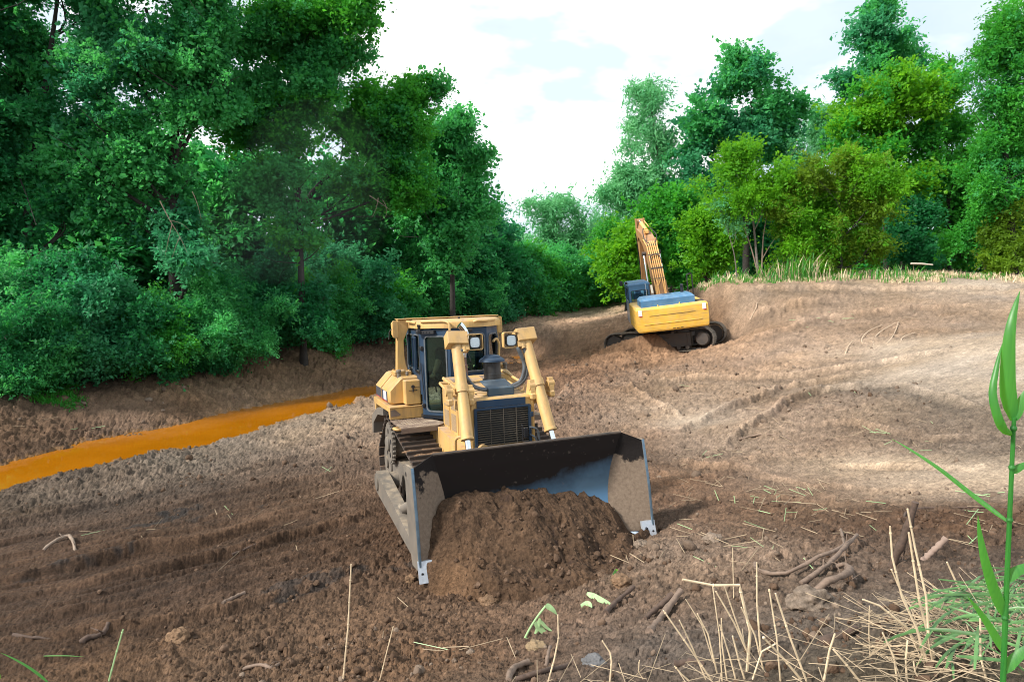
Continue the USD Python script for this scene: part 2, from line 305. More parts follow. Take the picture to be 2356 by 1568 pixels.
# excavator standing on its slope
EXU = mat4([[math.cos(math.radians(-28)), -math.sin(math.radians(-28)), 0], [math.sin(math.radians(-28)), math.cos(math.radians(-28)), 0], [0, 0, 1]])
def rotm(yaw, pitch, roll):
    cy, sy, cp, sp, cr, sr = *(f(a) for a in map(math.radians, (yaw,)) for f in (math.cos, math.sin)), *(f(a) for a in map(math.radians, (pitch,)) for f in (math.cos, math.sin)), *(f(a) for a in map(math.radians, (roll,)) for f in (math.cos, math.sin))
    return np.array([[cy, -sy, 0], [sy, cy, 0], [0, 0, 1]]) @ np.array([[cp, 0, sp], [0, 1, 0], [-sp, 0, cp]]) @ np.array([[1, 0, 0], [0, cr, -sr], [0, sr, cr]])
EX_U = mat4(rotm(85.28, -2.31, -7.46), (7.2, 30.17, 0.413))
EX_L = mat4(rotm(-28.0, -6.8, 0.8), (7.08, 29.45, 0.36))
for x in (-2.2, 0, 2.2):
    for y in (-1.3, 1.3):
        p = EX_L @ np.array([x, y, -0.02, 1]); C.append(tuple(p[:3]))
for x in (-2.2, -1, 0, 1, 2.2):
    for y in (-1.5, 0, 1.5): C.append(tuple(dz((x, y, -0.015))))
C += [(0, 0, 2.3), (-3, 0, 1.5), (-8, 1, .6), (3, 0, 2.5), (0, -6, 2.4), (-25, 5, .4), (-25, 20, .7), (-18, 26, .75), (-12, 32, .8), (-6, 42, 1.0), (2, 55, 1.4), (10, 56, 2.4), (18, 55, 3.2), (30, 50, 3.5), (45, 45, 3.6),
      (30, 25, 3.5), (26, 12, 3.3), (20, 2, 3.0), (-60, 60, 1), (-60, 0, .5), (0, 90, 2), (60, 90, 3), (60, 0, 3), (0, -40, 2.4), (-45, -30, 1), (50, -30, 2.8)]
C = np.array(C)
BASE = RBFInterpolator(C[:, :2], C[:, 2], kernel='thin_plate_spline', smoothing=0.02)
MOUND = [(at(1500, 812, 28.25), .80, 1.15, .62), (at(1418, 818, 28.6), .42, .9, .8), (at(1425, 835, 26.6), .35, 1.2, .8)]
def base_z(xy):
    xy = np.asarray(xy, float).reshape(-1, 2); out = np.empty(len(xy)); r = np.hypot(xy[:, 0], xy[:, 1] - 20); far = r > 75
    out[~far] = BASE(xy[~far]) if (~far).any() else 0
    for m, h, sx, sy in MOUND: out = out + h * np.exp(-((xy[:, 0] - m[0]) / sx) ** 2 - ((xy[:, 1] - m[1]) / sy) ** 2)
    out[far] = 2.0
    w = np.clip((r - 50) / 25, 0, 1); w = w * w * (3 - 2 * w)
    return np.where(far, 2.0, out * (1 - w) + 2.0 * w)
def hit(dx, dy, fn=base_z, near=1.0, farther=90.0):
    """The first point of the ground on the line of sight through a picture point."""
    r = at(dx, dy, 1.0) - EYE; t = np.geomspace(near, farther, 900); P = EYE + r * t[:, None]
    below = P[:, 2] < fn(P[:, :2])
    i = int(np.argmax(below)) if below.any() else len(t) - 1
    return P[i]

# ------------------------------------------------------------------ terrain: soil colour and roughness, laid out on the ground
DK, BR, OR_, GR, TN, LT, BK = (.078, .048, .031), (.118, .075, .048), (.215, .128, .072), (.145, .116, .090), (.265, .198, .145), (.41, .335, .26), (.035, .028, .023)  # BK, under the trees: humus-dark, with their shade put into the colour
S = []
def soil(dx, dy, c, rut=0, clod=.5, rib=0): S.append((*hit(dx, dy)[:2], *c, rut, clod, rib))
for a in [(0, 1250, DK, 1, .2), (300, 1250, DK, 1, .2), (600, 1150, (.10, .064, .043), 1, .3), (700, 1060, (.14, .10, .075), .5, .6), (300, 1105, (.11, .085, .066), .3, .8), (120, 1150, (.10, .078, .06), .3, .8), (600, 1010, (.19, .150, .115), .1, .55), (800, 960, (.25, .195, .145), .1, .5),
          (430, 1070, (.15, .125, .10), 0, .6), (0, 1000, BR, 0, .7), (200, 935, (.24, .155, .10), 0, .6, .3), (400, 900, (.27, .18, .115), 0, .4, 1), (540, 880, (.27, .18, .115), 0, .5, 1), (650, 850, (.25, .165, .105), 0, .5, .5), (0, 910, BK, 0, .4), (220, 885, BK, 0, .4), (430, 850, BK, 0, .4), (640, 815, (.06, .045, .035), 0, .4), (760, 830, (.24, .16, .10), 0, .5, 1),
          (860, 790, (.13, .085, .06), 0, .5, .6), (880, 840, (.16, .10, .066), 0, .6), (1000, 780, BR, 0, .5), (1200, 745, (.33, .235, .165), 0, .4), (1300, 720, (.36, .26, .185), 0, .3), (1400, 720, (.40, .30, .215), 0, .3), (1950, 830, TN, 0, .4), (2010, 905, GR, 0, .6), (2150, 945, GR, 0, .5), (2300, 965, GR, 0, .5), (2250, 758, (.22, .165, .12), 0, .4), (2100, 765, (.24, .17, .12), 0, .4), (1720, 920, (.22, .16, .115), 0, .6), (1890, 1020, (.23, .165, .12), 0, .6), (2090, 1040, (.18, .14, .11), 0, .6), (2250, 1060, (.16, .128, .10), 0, .6), (0, 1050, DK, 0, .6), (215, 990, (.11, .07, .048), 0, .7), (430, 955, BR, 0, .7), (800, 890, BR, 0, .7),
          (1400, 760, (.30, .19, .12), 0, .5), (1230, 800, (.20, .125, .08), 0, .6), (1300, 880, (.18, .105, .065), 0, .8), (1420, 835, (.20, .12, .072), 0, .8), (1330, 950, (.17, .11, .075), 0, .8), (1500, 805, (.24, .145, .085), 0, .6), (1700, 700, TN, 0, .35), (1900, 680, (.24, .175, .125), 0, .3), (2200, 700, (.27, .20, .145), 0, .3), (2300, 652, LT, 0, .1), (1650, 740, OR_, 0, .35), (1900, 755, (.27, .195, .14), 0, .4), (1620, 800, (.25, .15, .09), 0, .5),
          (2050, 800, LT, 0, .1), (2200, 850, LT, 0, .05), (2340, 830, LT, 0, .05), (2320, 900, LT, 0, .1), (2100, 860, LT, 0, .1), (1700, 850, (.29, .20, .14), 0, .5), (1550, 880, TN, 0, .6), (1800, 950, (.28, .20, .145), 0, .55), (2000, 950, (.21, .16, .12), 0, .6), (2200, 1000, (.19, .15, .12), 0, .5), (1980, 1062, LT, 0, .05), (1600, 970, LT, 0, .1), (1800, 1060, TN, 0, .5), (1690, 1010, TN, 0, .6), (1520, 1000, (.22, .15, .105), 0, .5),
          (1600, 1130, (.17, .105, .068), .4, .5), (1800, 1180, (.12, .074, .047), .3, .6), (2100, 1200, (.10, .06, .038), .2, .7), (2350, 1200, (.09, .056, .036), 0, .7), (1900, 1115, (.24, .175, .13), .2, .4), (2150, 1095, LT, 0, .05), (2240, 1108, LT, 0, .05), (1700, 1300, (.18, .135, .105), 0, .75), (1500, 1280, (.20, .15, .115), 0, .75), (1300, 1310, BR, 0, .9), (1500, 1480, (.125, .10, .083), 0, .6), (1900, 1450, (.12, .098, .082), 0, .6), (2200, 1400, (.11, .09, .075), 0, .6), (1900, 1300, (.14, .10, .075), 0, .9),
          (1100, 1500, (.16, .092, .052), 0, .7), (800, 1500, (.15, .09, .052), 0, .9), (600, 1490, (.135, .085, .053), 0, .8), (900, 1260, (.10, .06, .038), .4, .6), (400, 1400, (.085, .052, .034), .8, .3), (100, 1460, DK, .6, .3), (100, 1350, DK, 1, .15), (500, 1300, DK, 1, .3), (780, 1180, (.10, .064, .043), .9, .3), (860, 1040, (.22, .155, .11), .3, .5), (1000, 1420, (.11, .068, .042), 0, .8), (2340, 1500, (.10, .085, .06), 0, .5)]: soil(*a)
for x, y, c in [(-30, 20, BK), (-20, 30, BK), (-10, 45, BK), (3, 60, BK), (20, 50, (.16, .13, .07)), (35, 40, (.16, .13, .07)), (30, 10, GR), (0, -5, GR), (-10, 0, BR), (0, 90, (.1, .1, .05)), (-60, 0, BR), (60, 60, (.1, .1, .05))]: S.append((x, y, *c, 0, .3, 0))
S = np.array(S)
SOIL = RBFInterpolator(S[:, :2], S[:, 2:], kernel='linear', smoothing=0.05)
RUT_DIR = np.array([0.735, 0.678])
CH_DIR = np.array([0.47, 0.88])
def nz(xy, s, seed=0, octv=1, z=0.0):
    p = np.c_[xy * s, np.full(len(xy), z + 0.37)]
    return meshkit.fbm(p, octv, seed) if octv > 1 else meshkit.noise(p, seed)
def sstep(a, b, x): t = np.clip((x - a) / (b - a), 0, 1); return t * t * (3 - 2 * t)
from scipy.spatial import cKDTree
LINES = []
def px_left(P): return P[:, 0].mean() < -1.0
def rut_line(px, lip, dip, wl, side=1, tone=.35):
    P = spline(np.array([hit(x, y)[:2] for x, y in px]), 160); t = np.gradient(P, axis=0); t /= np.linalg.norm(t, axis=1, keepdims=True); LINES.append((P, t, lip, dip, wl, side, tone))
for a in [([(-120, 1245), (0, 1218), (300, 1152), (560, 1088), (800, 1056)], .07, .10, .20), ([(-120, 1290), (0, 1262), (250, 1212), (600, 1134), (870, 1088)], .06, .08, .16), ([(-60, 1360), (0, 1345), (160, 1306), (330, 1264), (520, 1232), (720, 1190)], .12, .20, .26), ([(-60, 1412), (0, 1400), (330, 1332), (600, 1272), (880, 1176)], .08, .13, .20),
          ([(0, 1448), (300, 1405), (560, 1352), (880, 1236)], .05, .08, .15), ([(0, 1500), (250, 1470), (480, 1420), (800, 1330)], .06, .09, .18), ([(100, 1182), (400, 1120), (640, 1060), (830, 1010)], .06, .06, .16), ([(0, 1310), (300, 1240), (650, 1160), (860, 1120)], .04, .06, .12),
          ([(1420, 908), (1600, 872), (1800, 864), (1990, 838), (2200, 800)], .20, .22, .35, 1, .4), ([(1560, 1000), (1700, 932), (1850, 884), (2000, 852)], .18, .24, .28, 1, .4), ([(1640, 1060), (1760, 962), (1900, 902), (2080, 884)], .18, .22, .26, 1, .45), ([(1500, 1125), (1700, 1102), (1900, 1130), (2200, 1142)], .05, .08, .16, 1, .2), ([(1540, 1170), (1700, 1152), (1950, 1178), (2340, 1180)], .05, .07, .14, 1, .2),
          ([(1250, 965), (1330, 885), (1430, 852), (1510, 864)], .2, .2, .35, -1, .4), ([(1680, 765), (1800, 705), (1950, 684)], .15, .2, .4, 1, .3), ([(1720, 790), (1900, 735), (2100, 715), (2300, 705)], .2, .2, .45, 1, .3), ([(1570, 960), (1480, 905), (1420, 880)], .16, .16, .25, 1, .35), ([(2080, 884), (2150, 915), (2260, 940)], .2, .2, .22, 1, .5), ([(1560, 1060), (1640, 1085), (1760, 1090)], .12, .15, .2, 1, .35), ([(1640, 668), (1760, 664), (1900, 664), (2100, 662), (2356, 660)], .05, .28, .5, 1, .3), ([(1830, 985), (1960, 975), (2100, 1000), (2300, 1010)], .1, .16, .22, 1, .35), ([(1400, 790), (1330, 815), (1250, 850)], .15, .15, .3, 1, .3), ([(1900, 1075), (2050, 1072), (2250, 1090)], .06, .12, .15, 1, .3)]: rut_line(*a)
class Clods:
    """A field of half-buried clods of many sizes, as bumps for a height field."""
    def __init__(self, P, s, seed):
        self.t, self.s, r = cKDTree(P), s, np.random.default_rng(seed); self.tone = r.random(len(P)); self.h = r.uniform(.35, 1.0, len(P)); self.a = r.uniform(0, 3.14, len(P)); self.e = r.uniform(.6, 1.0, len(P)); self.P = P
    def __call__(self, xy, k=5):
        d, i = self.t.query(xy, k=k, distance_upper_bound=.6, workers=-1); bad = ~np.isfinite(d); i = np.where(bad, 0, i)
        v = xy[:, None] - self.P[i]; c, s_ = np.cos(self.a[i]), np.sin(self.a[i]); u, w = v[..., 0] * c + v[..., 1] * s_, (-v[..., 0] * s_ + v[..., 1] * c) / self.e[i]
        q = (u * u + w * w) / self.s[i] ** 2; b = np.where(bad | (q >= 1), 0, self.s[i] * self.h[i] * np.minimum(1.35 * np.sqrt(np.maximum(0, 1 - q)), 1.0))
        j = np.argmax(b, 1); n = np.arange(len(xy)); return b[n, j], np.where(b[n, j] > 0, self.tone[i[n, j]], .5)
_r = np.random.default_rng(8)
_n = 190000; _rho = np.exp(_r.uniform(math.log(1.8), math.log(48), _n)); _az = np.radians(_r.uniform(-50, 50, _n))
CF = Clods(np.c_[_rho * np.sin(_az), _rho * np.cos(_az)], np.clip(_r.exponential(.5, _n) + .35, .3, 3.2) * np.maximum(.020, .0052 * _rho ** .9), 9)
def terrain(xy):
    """Heights and soil colours at the plan points."""
    xy = np.asarray(xy, float).reshape(-1, 2); n = len(xy); r = np.hypot(xy[:, 0], xy[:, 1])
    z = base_z(xy); warp = np.c_[nz(xy, .6, 1, 2) - .5, nz(xy, .6, 2, 2) - .5] * 1.6
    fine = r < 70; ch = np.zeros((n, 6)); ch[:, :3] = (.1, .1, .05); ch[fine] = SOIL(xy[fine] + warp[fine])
    col, rut, clod, rib = np.clip(ch[:, :3], .02, .6), np.clip(ch[:, 3], 0, 1), np.clip(ch[:, 4], 0, 1), np.clip(ch[:, 5], 0, 1)
    L = dz_local(np.c_[xy, z]); under = sstep(2.1, 1.35, np.abs(L[:, 1])) * sstep(3.6, 2.6, L[:, 0]) * sstep(-3.2, -2.2, L[:, 0])
    E = (np.c_[xy, z] - EX_L[:3, 3]) @ EX_L[:3, :3]; under = np.maximum(under, sstep(2.2, 1.6, np.abs(E[:, 1])) * sstep(3.0, 2.4, np.abs(E[:, 0])))
    keep = 1 - under
    z = z + keep * ((nz(xy, .35, 3, 2) - .5) * .26 + (nz(xy, 1.1, 4, 2) - .5) * .15 * (0.4 + clod))
    # wheel and track ruts pressed along the working direction
    q = np.c_[xy @ np.array([RUT_DIR[1], -RUT_DIR[0]]), xy @ RUT_DIR]
    bend = (nz(np.c_[q[:, 1] * .25, q[:, 1] * 0 + 3], 1.0, 5) - .5) * .9
    u = q[:, 0] + bend
    rr = nz(np.c_[u * 1.5, q[:, 1] * .16], 1.0, 6); ra = np.abs(rr - .5) * 2
    r2 = nz(np.c_[u * 5.5, q[:, 1] * .35], 1.0, 7); r3 = nz(np.c_[u * 14, q[:, 1] * .6], 1.0, 8)
    st_ = sstep(.40, .47, rr) * .11 - sstep(.60, .66, rr) * .15 + sstep(.28, .33, rr) * .05; s2_ = sstep(.44, .52, r2) * .045
    z = z + keep * rut * ((ra - .4) * .13 + st_ * .8 + s2_ + (r2 - .5) * .05 + (r3 - .5) * .045)
    lane = sstep(.58, .64, rr) * sstep(.80, .72, rr) * rut
    tread = np.maximum(0, np.sin(q[:, 1] * 2 * np.pi / .17 + u * 3)) ** 2
    z = z - keep * lane * tread * .035 * sstep(.45, .6, nz(q, .5, 9))
    # grouser prints behind and beside the bulldozer
    ln = np.maximum.reduce([sstep(.36, .28, np.abs(np.abs(L[:, 1]) - .94)), sstep(.34, .26, np.abs(L[:, 1] + 1.72))]) * sstep(-9, -6, L[:, 0]) * sstep(-1.2, -2.0, L[:, 0])
    ln2 = sstep(.30, .22, np.abs(L[:, 1] + 1.66)) * sstep(-3, -2, L[:, 0]) * sstep(.6, 0, L[:, 0]); ln = np.maximum(ln, ln2)
    z = z + ln * (np.maximum(0, np.sin(L[:, 0] * 2 * np.pi / .21)) ** 1.5 * .07 - .03)
    # bucket tooth marks combed down the far bank
    s = xy @ CH_DIR + (nz(xy, .5, 10) - .5) * .5
    z = z + rib * (np.abs(((s / .42) % 1) - .5) - .25) * .42 * (.4 + nz(xy, 1.2, 11))
    tone_ = np.zeros(n)
    for P, t, lip, dip, wl, side, tn in LINES:
        lo, hi = P.min(0) - 2.5, P.max(0) + 2.5; m = np.where((xy > lo).all(1) & (xy < hi).all(1))[0]
        if not len(m): continue
        wx = xy[m] + np.c_[nz(xy[m], 1.3, 51, 3) - .5, nz(xy[m], 1.3, 52, 3) - .5] * wl * 2.2
        d, i = cKDTree(P).query(wx, distance_upper_bound=wl * 6); okk = np.isfinite(d); m, d, i, wx = m[okk], d[okk], i[okk], wx[okk]
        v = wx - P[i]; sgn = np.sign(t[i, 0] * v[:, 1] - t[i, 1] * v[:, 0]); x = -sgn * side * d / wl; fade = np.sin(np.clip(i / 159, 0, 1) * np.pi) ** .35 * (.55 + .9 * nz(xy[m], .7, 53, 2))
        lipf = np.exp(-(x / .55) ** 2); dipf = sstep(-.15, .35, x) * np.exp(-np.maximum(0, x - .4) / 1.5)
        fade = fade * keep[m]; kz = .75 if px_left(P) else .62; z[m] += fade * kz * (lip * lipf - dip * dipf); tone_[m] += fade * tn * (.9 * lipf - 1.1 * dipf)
    # clods
    b1 = np.abs(nz(xy, 3.2, 12, 2) - .5) * 2; b2 = np.abs(nz(xy, 8.0, 13, 2) - .5) * 2; b3 = nz(xy, 22, 14, 2)
    amp = (.15 + clod) * (1 - .7 * under)
    z = z + amp * ((.35 - b1) * .11 + (.35 - b2) * .065 + (b3 - .5) * .035)
    cb, ct = CF(xy + np.c_[nz(xy, 14, 61) - .5, nz(xy, 14, 62) - .5] * .05); patch = sstep(.40, .60, nz(xy, 1.0, 63, 3))
    z = z + cb * np.clip(.06 + clod * (.16 + .75 * patch), 0, 1) * (1 - .8 * under) * (1 - .55 * rut)
    edge = sstep(.30, .0, np.abs(base_z(xy) - (ZW + .12))) * (xy[:, 1] < 45) * (xy[:, 0] < 3)
    z = z + edge * (nz(xy, 2.2, 15, 2) - .5) * .05
    # soil tone: hollows darker, crests paler, blotches
    v = nz(xy, .8, 16, 3); w = nz(xy, 3.5, 17, 3); k = 0.38 + .78 * v + .48 * w
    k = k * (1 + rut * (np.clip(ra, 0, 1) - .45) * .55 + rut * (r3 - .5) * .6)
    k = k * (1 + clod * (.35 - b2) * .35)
    k = k * np.clip(1 + tone_, .35, 1.7) * (1 + (.3 + clod) * (ct - .5) * .6 * (cb > 0)) * (1 + .5 * (nz(xy, 17, 65, 2) - .5))
    col = col * k[:, None]
    warm = (nz(xy, .55, 18, 2) - .5)[:, None] * np.array([.16, .0, -.26]); col = col * (1 + warm)
    pale_soil = sstep(.30, .42, col.mean(1)); col = col * (1 - .25 * pale_soil[:, None] * sstep(.5, .65, nz(xy, 9, 19, 2))[:, None])  # mottles the palest soil with darker speckles
    wet = sstep(.64, .68, nz(np.c_[u * 1.6, q[:, 1] * .7], 1.0, 20, 3)) * sstep(.13, .08, col.mean(1)) * (xy[:, 1] < 11) * (xy[:, 0] < .5)
    wet = wet * sstep(.42, .55, nz(xy, 7, 64, 2)); col = col * (1 - .5 * wet[:, None]) + wet[:, None] * np.array([.004, .010, .014])
    sh = sstep(.035, .0, np.abs(z - ZW - .015))[:, None] * ((xy[:, 1] < 45) & (xy[:, 0] < 3))[:, None]; col = col * np.array([.88, .84, .80]); col = col * (1 - .5 * sh) + sh * .5 * np.array([.30, .16, .06])
    return z, np.clip(col, .010, .55), clod
RHO = [1.25]
while RHO[-1] < 85: RHO.append(RHO[-1] + max(.012, RHO[-1] * .0047))
RHO = np.array([.02, .4, .8, 1.05] + RHO + list(np.geomspace(90, 1500, 26)))
AZ = np.radians(np.r_[np.arange(-180, -51, 8.0), np.linspace(-50, 50, 1060), np.arange(60, 180, 8.0)])
rg, ag = np.meshgrid(RHO, AZ, indexing='ij')
TXY = np.stack([rg * np.sin(ag), rg * np.cos(ag)], -1).reshape(-1, 2)
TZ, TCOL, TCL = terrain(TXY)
nr, na = rg.shape; i, j = np.meshgrid(np.arange(nr - 1), np.arange(na), indexing='ij'); j2 = (j + 1) % na
q = [i * na + j, i * na + j2, (i + 1) * na + j2, (i + 1) * na + j]
TF = np.vstack([np.stack([q[0], q[2], q[1]], -1).reshape(-1, 3), np.stack([q[0], q[3], q[2]], -1).reshape(-1, 3)])
TZ = TZ + np.random.default_rng(4).normal(size=len(TZ)) * np.minimum(np.hypot(TXY[:, 0], TXY[:, 1]), 40) * .00085 * (.35 + TCL)
TV = np.c_[TXY, TZ]
def soil_mat(name, colour=None, rough=.95, bumpd=.03):
    n = {'g': ('geometry', {}), 'n1': ('noise_texture', {'scale': 26.0, 'detail': 8.0, 'roughness': .7}), 'n2': ('noise_texture', {'scale': 5.5, 'detail': 6.0, 'roughness': .6}),
         'm1': ('map_range', {'from_min': .3, 'from_max': .7, 'to_min': .45, 'to_max': 1.55}), 'm2': ('map_range', {'from_min': .3, 'from_max': .7, 'to_min': .80, 'to_max': 1.20}),
         'mu': ('math', {'math_type': 'multiply'}), 'sc': ('vector_math', {'math_type': 'scale'}), 'b': ('bump', {'strength': .9, 'distance': bumpd}),
         'p': ('principled_bsdf', {'roughness': rough, 'specular_ior_level': .22})}
    l = [('g.position', 'n1.vector'), ('g.position', 'n2.vector'), ('n1.fac', 'm1.value'), ('n2.fac', 'm2.value'), ('m1.result', 'mu.value1'), ('m2.result', 'mu.value2'), ('mu.value', 'sc.scale'), ('sc.vector', 'p.base_color'), ('n1.fac', 'b.height'), ('b.normal', 'p.normal')]
    if colour is None: n['a'] = ('attribute', {'attribute': 'soil'}); l.append(('a.color', 'sc.vector1'))
    else: n['sc'][1]['vector1'] = colour
    return mtl(name, n, l)
SOIL_M = soil_mat('soil', bumpd=.045)
def coloured(mesh, col):
    UsdGeom.PrimvarsAPI(mesh).CreatePrimvar('soil', Sdf.ValueTypeNames.Color3fArray, 'vertex').Set(Vt.Vec3fArray.FromNumpy(np.asarray(col, np.float32)))
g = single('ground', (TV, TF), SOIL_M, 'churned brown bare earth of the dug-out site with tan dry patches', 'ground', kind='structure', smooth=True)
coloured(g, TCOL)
GZ = None
def ground_z(xy): return terrain(xy)[0]
def ghit(dx, dy): return hit(dx, dy, ground_z)

# ------------------------------------------------------------------ orange muddy water in the ditch
def widen(P, Q, k): return P + (P - Q) / np.linalg.norm(P - Q, axis=1, keepdims=True) * k
A_, B_ = widen(NB, FB, 1.0), widen(FB, NB, 1.0)
wv = np.vstack([A_, B_]); wv[:, 2] = ZW; m_ = len(NB)
wf = np.array([t for i in range(m_ - 1) for t in ((i, i + 1, m_ + i + 1), (i, m_ + i + 1, m_ + i))])
WATER = mtl('orange_water', {'g': ('geometry', {}), 'n': ('noise_texture', {'scale': .9, 'detail': 4.0}), 'r': ('rgb_ramp', {'ramp': [(.3, (.26, .088, .002)), (.7, (.32, .112, .004))]}),
             'n2': ('noise_texture', {'scale': 9.0, 'detail': 3.0}), 'b': ('bump', {'strength': .10, 'distance': .008}), 'p': ('principled_bsdf', {'roughness': .05, 'specular_ior_level': .45})},
            [('g.position', 'n.vector'), ('n.fac', 'r.fac'), ('r.color', 'p.base_color'), ('g.position', 'n2.vector'), ('n2.fac', 'b.height'), ('b.normal', 'p.normal')])
single('water', (wv, wf), WATER, 'narrow ditch of opaque orange muddy water below the trees', 'water', kind='structure', smooth=False)

# ------------------------------------------------------------------ soil heap held by the blade
hy = np.array([-2.1, -1.75, -1.60, -1.40, -1.17, -.90, -.61, -.30, .20, .43, .79, .99, 1.09, 1.30, 1.60, 2.1]); hz = np.array([-.3, -.05, .62, .80, .93, .96, .97, .93, .89, .78, .69, .57, .50, .20, .05, -.3])
gx, gy = np.meshgrid(np.linspace(2.30, 4.9, 270), np.linspace(-2.1, 2.1, 420), indexing='ij')
pxy = np.c_[gx.ravel(), gy.ravel()]
top = np.interp(pxy[:, 1] + (nz(pxy, 2.5, 31, 2) - .5) * .25, hy, hz); top = np.where(top > 0, top * (.70 + .26 * nz(pxy * [0, 1], 1.9, 78, 2)), top)
xr = 2.78 + (nz(pxy, 1.6, 32) - .5) * .12; dxr = np.maximum(0, pxy[:, 0] - xr)
toe = np.interp(pxy[:, 1] + (nz(pxy, 1.5, 37, 2) - .5) * .3, [-2.1, -1.62, -1.4, -1.17, -.9, -.5, 0, .4, .8, 1.1, 1.3, 1.6, 2.1], [2.8, 2.98, 3.22, 3.55, 3.85, 4.15, 4.3, 4.2, 3.85, 3.45, 3.2, 3.0, 2.8])
tt = np.clip(dxr / np.maximum(.15, toe - 2.78), 0, 1.6); prof = top * np.where(tt < 1, np.maximum(0, 1 - np.minimum(tt, 1)) ** 1.12, 0) - .16 * np.exp(-((tt - .62) / .16) ** 2) * sstep(-1.4, -.9, pxy[:, 1]) * sstep(1.2, .4, pxy[:, 1]) * (.3 + nz(pxy, 1.2, 75)) - np.maximum(0, tt - 1) * .4
prof = np.where(tt > .55, np.maximum(prof, prof + .10 * np.sin(np.clip((tt - .55) / .45, 0, 1) * np.pi)), prof)
prof = np.maximum(prof, -.35)
b1 = np.abs(nz(pxy, 3.6, 33, 2) - .5) * 2; b2 = np.abs(nz(pxy, 9, 34, 2) - .5) * 2; b3 = nz(pxy, 26, 35, 2)
_n = 9000; HF = Clods(np.c_[_r.uniform(2.3, 5, _n), _r.uniform(-2.1, 2.1, _n)], np.clip(_r.exponential(.5, _n) + .35, .3, 3.5) * .026, 19)
hb, ht = HF(pxy + np.c_[nz(pxy, 16, 71) - .5, nz(pxy, 16, 72) - .5] * .04)
pz = prof + (.35 - b1) * .15 + (.35 - b2) * .085 + (b3 - .5) * .035 + hb * (.10 + .55 * sstep(.42, .62, nz(pxy, 1.8, 73, 2))) + (nz(pxy, 1.6, 76, 2) - .5) * .24
inside = (np.abs(pxy[:, 1]) < 1.55)
pz = np.where((pxy[:, 0] < 2.60) & inside, pz - (2.60 - pxy[:, 0]) * .0, pz)
pv = dz(np.c_[pxy, pz]); ni, nj = gx.shape; i, j = np.meshgrid(np.arange(ni - 1), np.arange(nj - 1), indexing='ij')
pf = np.vstack([np.stack([i * nj + j, (i + 1) * nj + j, (i + 1) * nj + j + 1], -1).reshape(-1, 3), np.stack([i * nj + j, (i + 1) * nj + j + 1, i * nj + j + 1], -1).reshape(-1, 3)])
fc = pxy[pf].mean(1); onb = ~((np.abs(fc[:, 1]) > 1.58) & (fc[:, 0] < 3.0)); pf = pf[onb]
pc = np.array([.078, .046, .027]) * ((.5 + .85 * nz(pxy, 2.2, 36, 3)) * (1 + .4 * (ht - .5)) * (1 + (.35 - b2) * .3))[:, None]
pc = pc + (sstep(.8, 1.5, -pxy[:, 1]) * sstep(.15, .5, dxr) * sstep(1.3, .7, dxr))[:, None] * np.array([.07, .038, .018])  # left slope paler: sunlight on that side put into the colour
heap = single('soil_heap', (pv, pf), SOIL_M, 'heap of dark loose earth pushed up inside the bulldozer blade', 'soil heap', smooth=True)
coloured(heap, np.clip(pc, .02, .5))
def heap_z(xl, yl): return RegularGridInterpolator((gx[:, 0], gy[0]), pz.reshape(gx.shape), bounds_error=False, fill_value=-9)(np.c_[xl, yl])

# ------------------------------------------------------------------ loose clods
rng = np.random.default_rng(5)
def lump(seed, sub=1):
    m = trimesh.creation.icosphere(sub, 1.0); v = m.vertices
    d = .45 + 1.1 * meshkit.fbm(v * 1.7 + seed * 7.1, 3, seed); v = v * d[:, None] * np.array([1, .85 + .3 * (seed % 3) / 2, .72]); return trimesh.Trimesh(v, m.faces, process=False)
CLOD_M = mtl('clod', {'o': ('object_info', {}), 'g': ('geometry', {}), 'n1': ('noise_texture', {'scale': 30.0, 'detail': 6.0}), 'r': ('rgb_ramp', {'ramp': [(0, (.036, .022, .014)), (.35, (.066, .040, .025)), (.7, (.10, .062, .040)), (1, (.15, .10, .07))]}),
              'ad': ('math', {'math_type': 'multiply_add', 'value2': .5, 'value3': 0}), 'h': ('math', {'math_type': 'multiply', 'value2': .62}), 'b': ('bump', {'strength': .8, 'distance': .02}), 'p': ('principled_bsdf', {'roughness': .95, 'specular_ior_level': .2})},
             [('g.position', 'n1.vector'), ('o.random', 'h.value1'), ('h.value', 'ad.value3'), ('n1.fac', 'ad.value1'), ('ad.value', 'r.fac'), ('r.color', 'p.base_color'), ('n1.fac', 'b.height'), ('b.normal', 'p.normal')])
CLOD_L = mtl('clod_pale', {'o': ('object_info', {}), 'g': ('geometry', {}), 'n1': ('noise_texture', {'scale': 30.0, 'detail': 6.0}), 'r': ('rgb_ramp', {'ramp': [(0, (.085, .060, .043)), (.5, (.14, .10, .073)), (1, (.21, .16, .12))]}),
              'ad': ('math', {'math_type': 'multiply_add', 'value2': .5, 'value3': 0}), 'h': ('math', {'math_type': 'multiply', 'value2': .6}), 'b': ('bump', {'strength': .8, 'distance': .02}), 'p': ('principled_bsdf', {'roughness': .95, 'specular_ior_level': .2})},
             [('g.position', 'n1.vector'), ('o.random', 'h.value1'), ('h.value', 'ad.value3'), ('n1.fac', 'ad.value1'), ('ad.value', 'r.fac'), ('r.color', 'p.base_color'), ('n1.fac', 'b.height'), ('b.normal', 'p.normal')])
def quats(n, rg):
    q = rg.normal(size=(n, 4)); return q / np.linalg.norm(q, axis=1, keepdims=True)
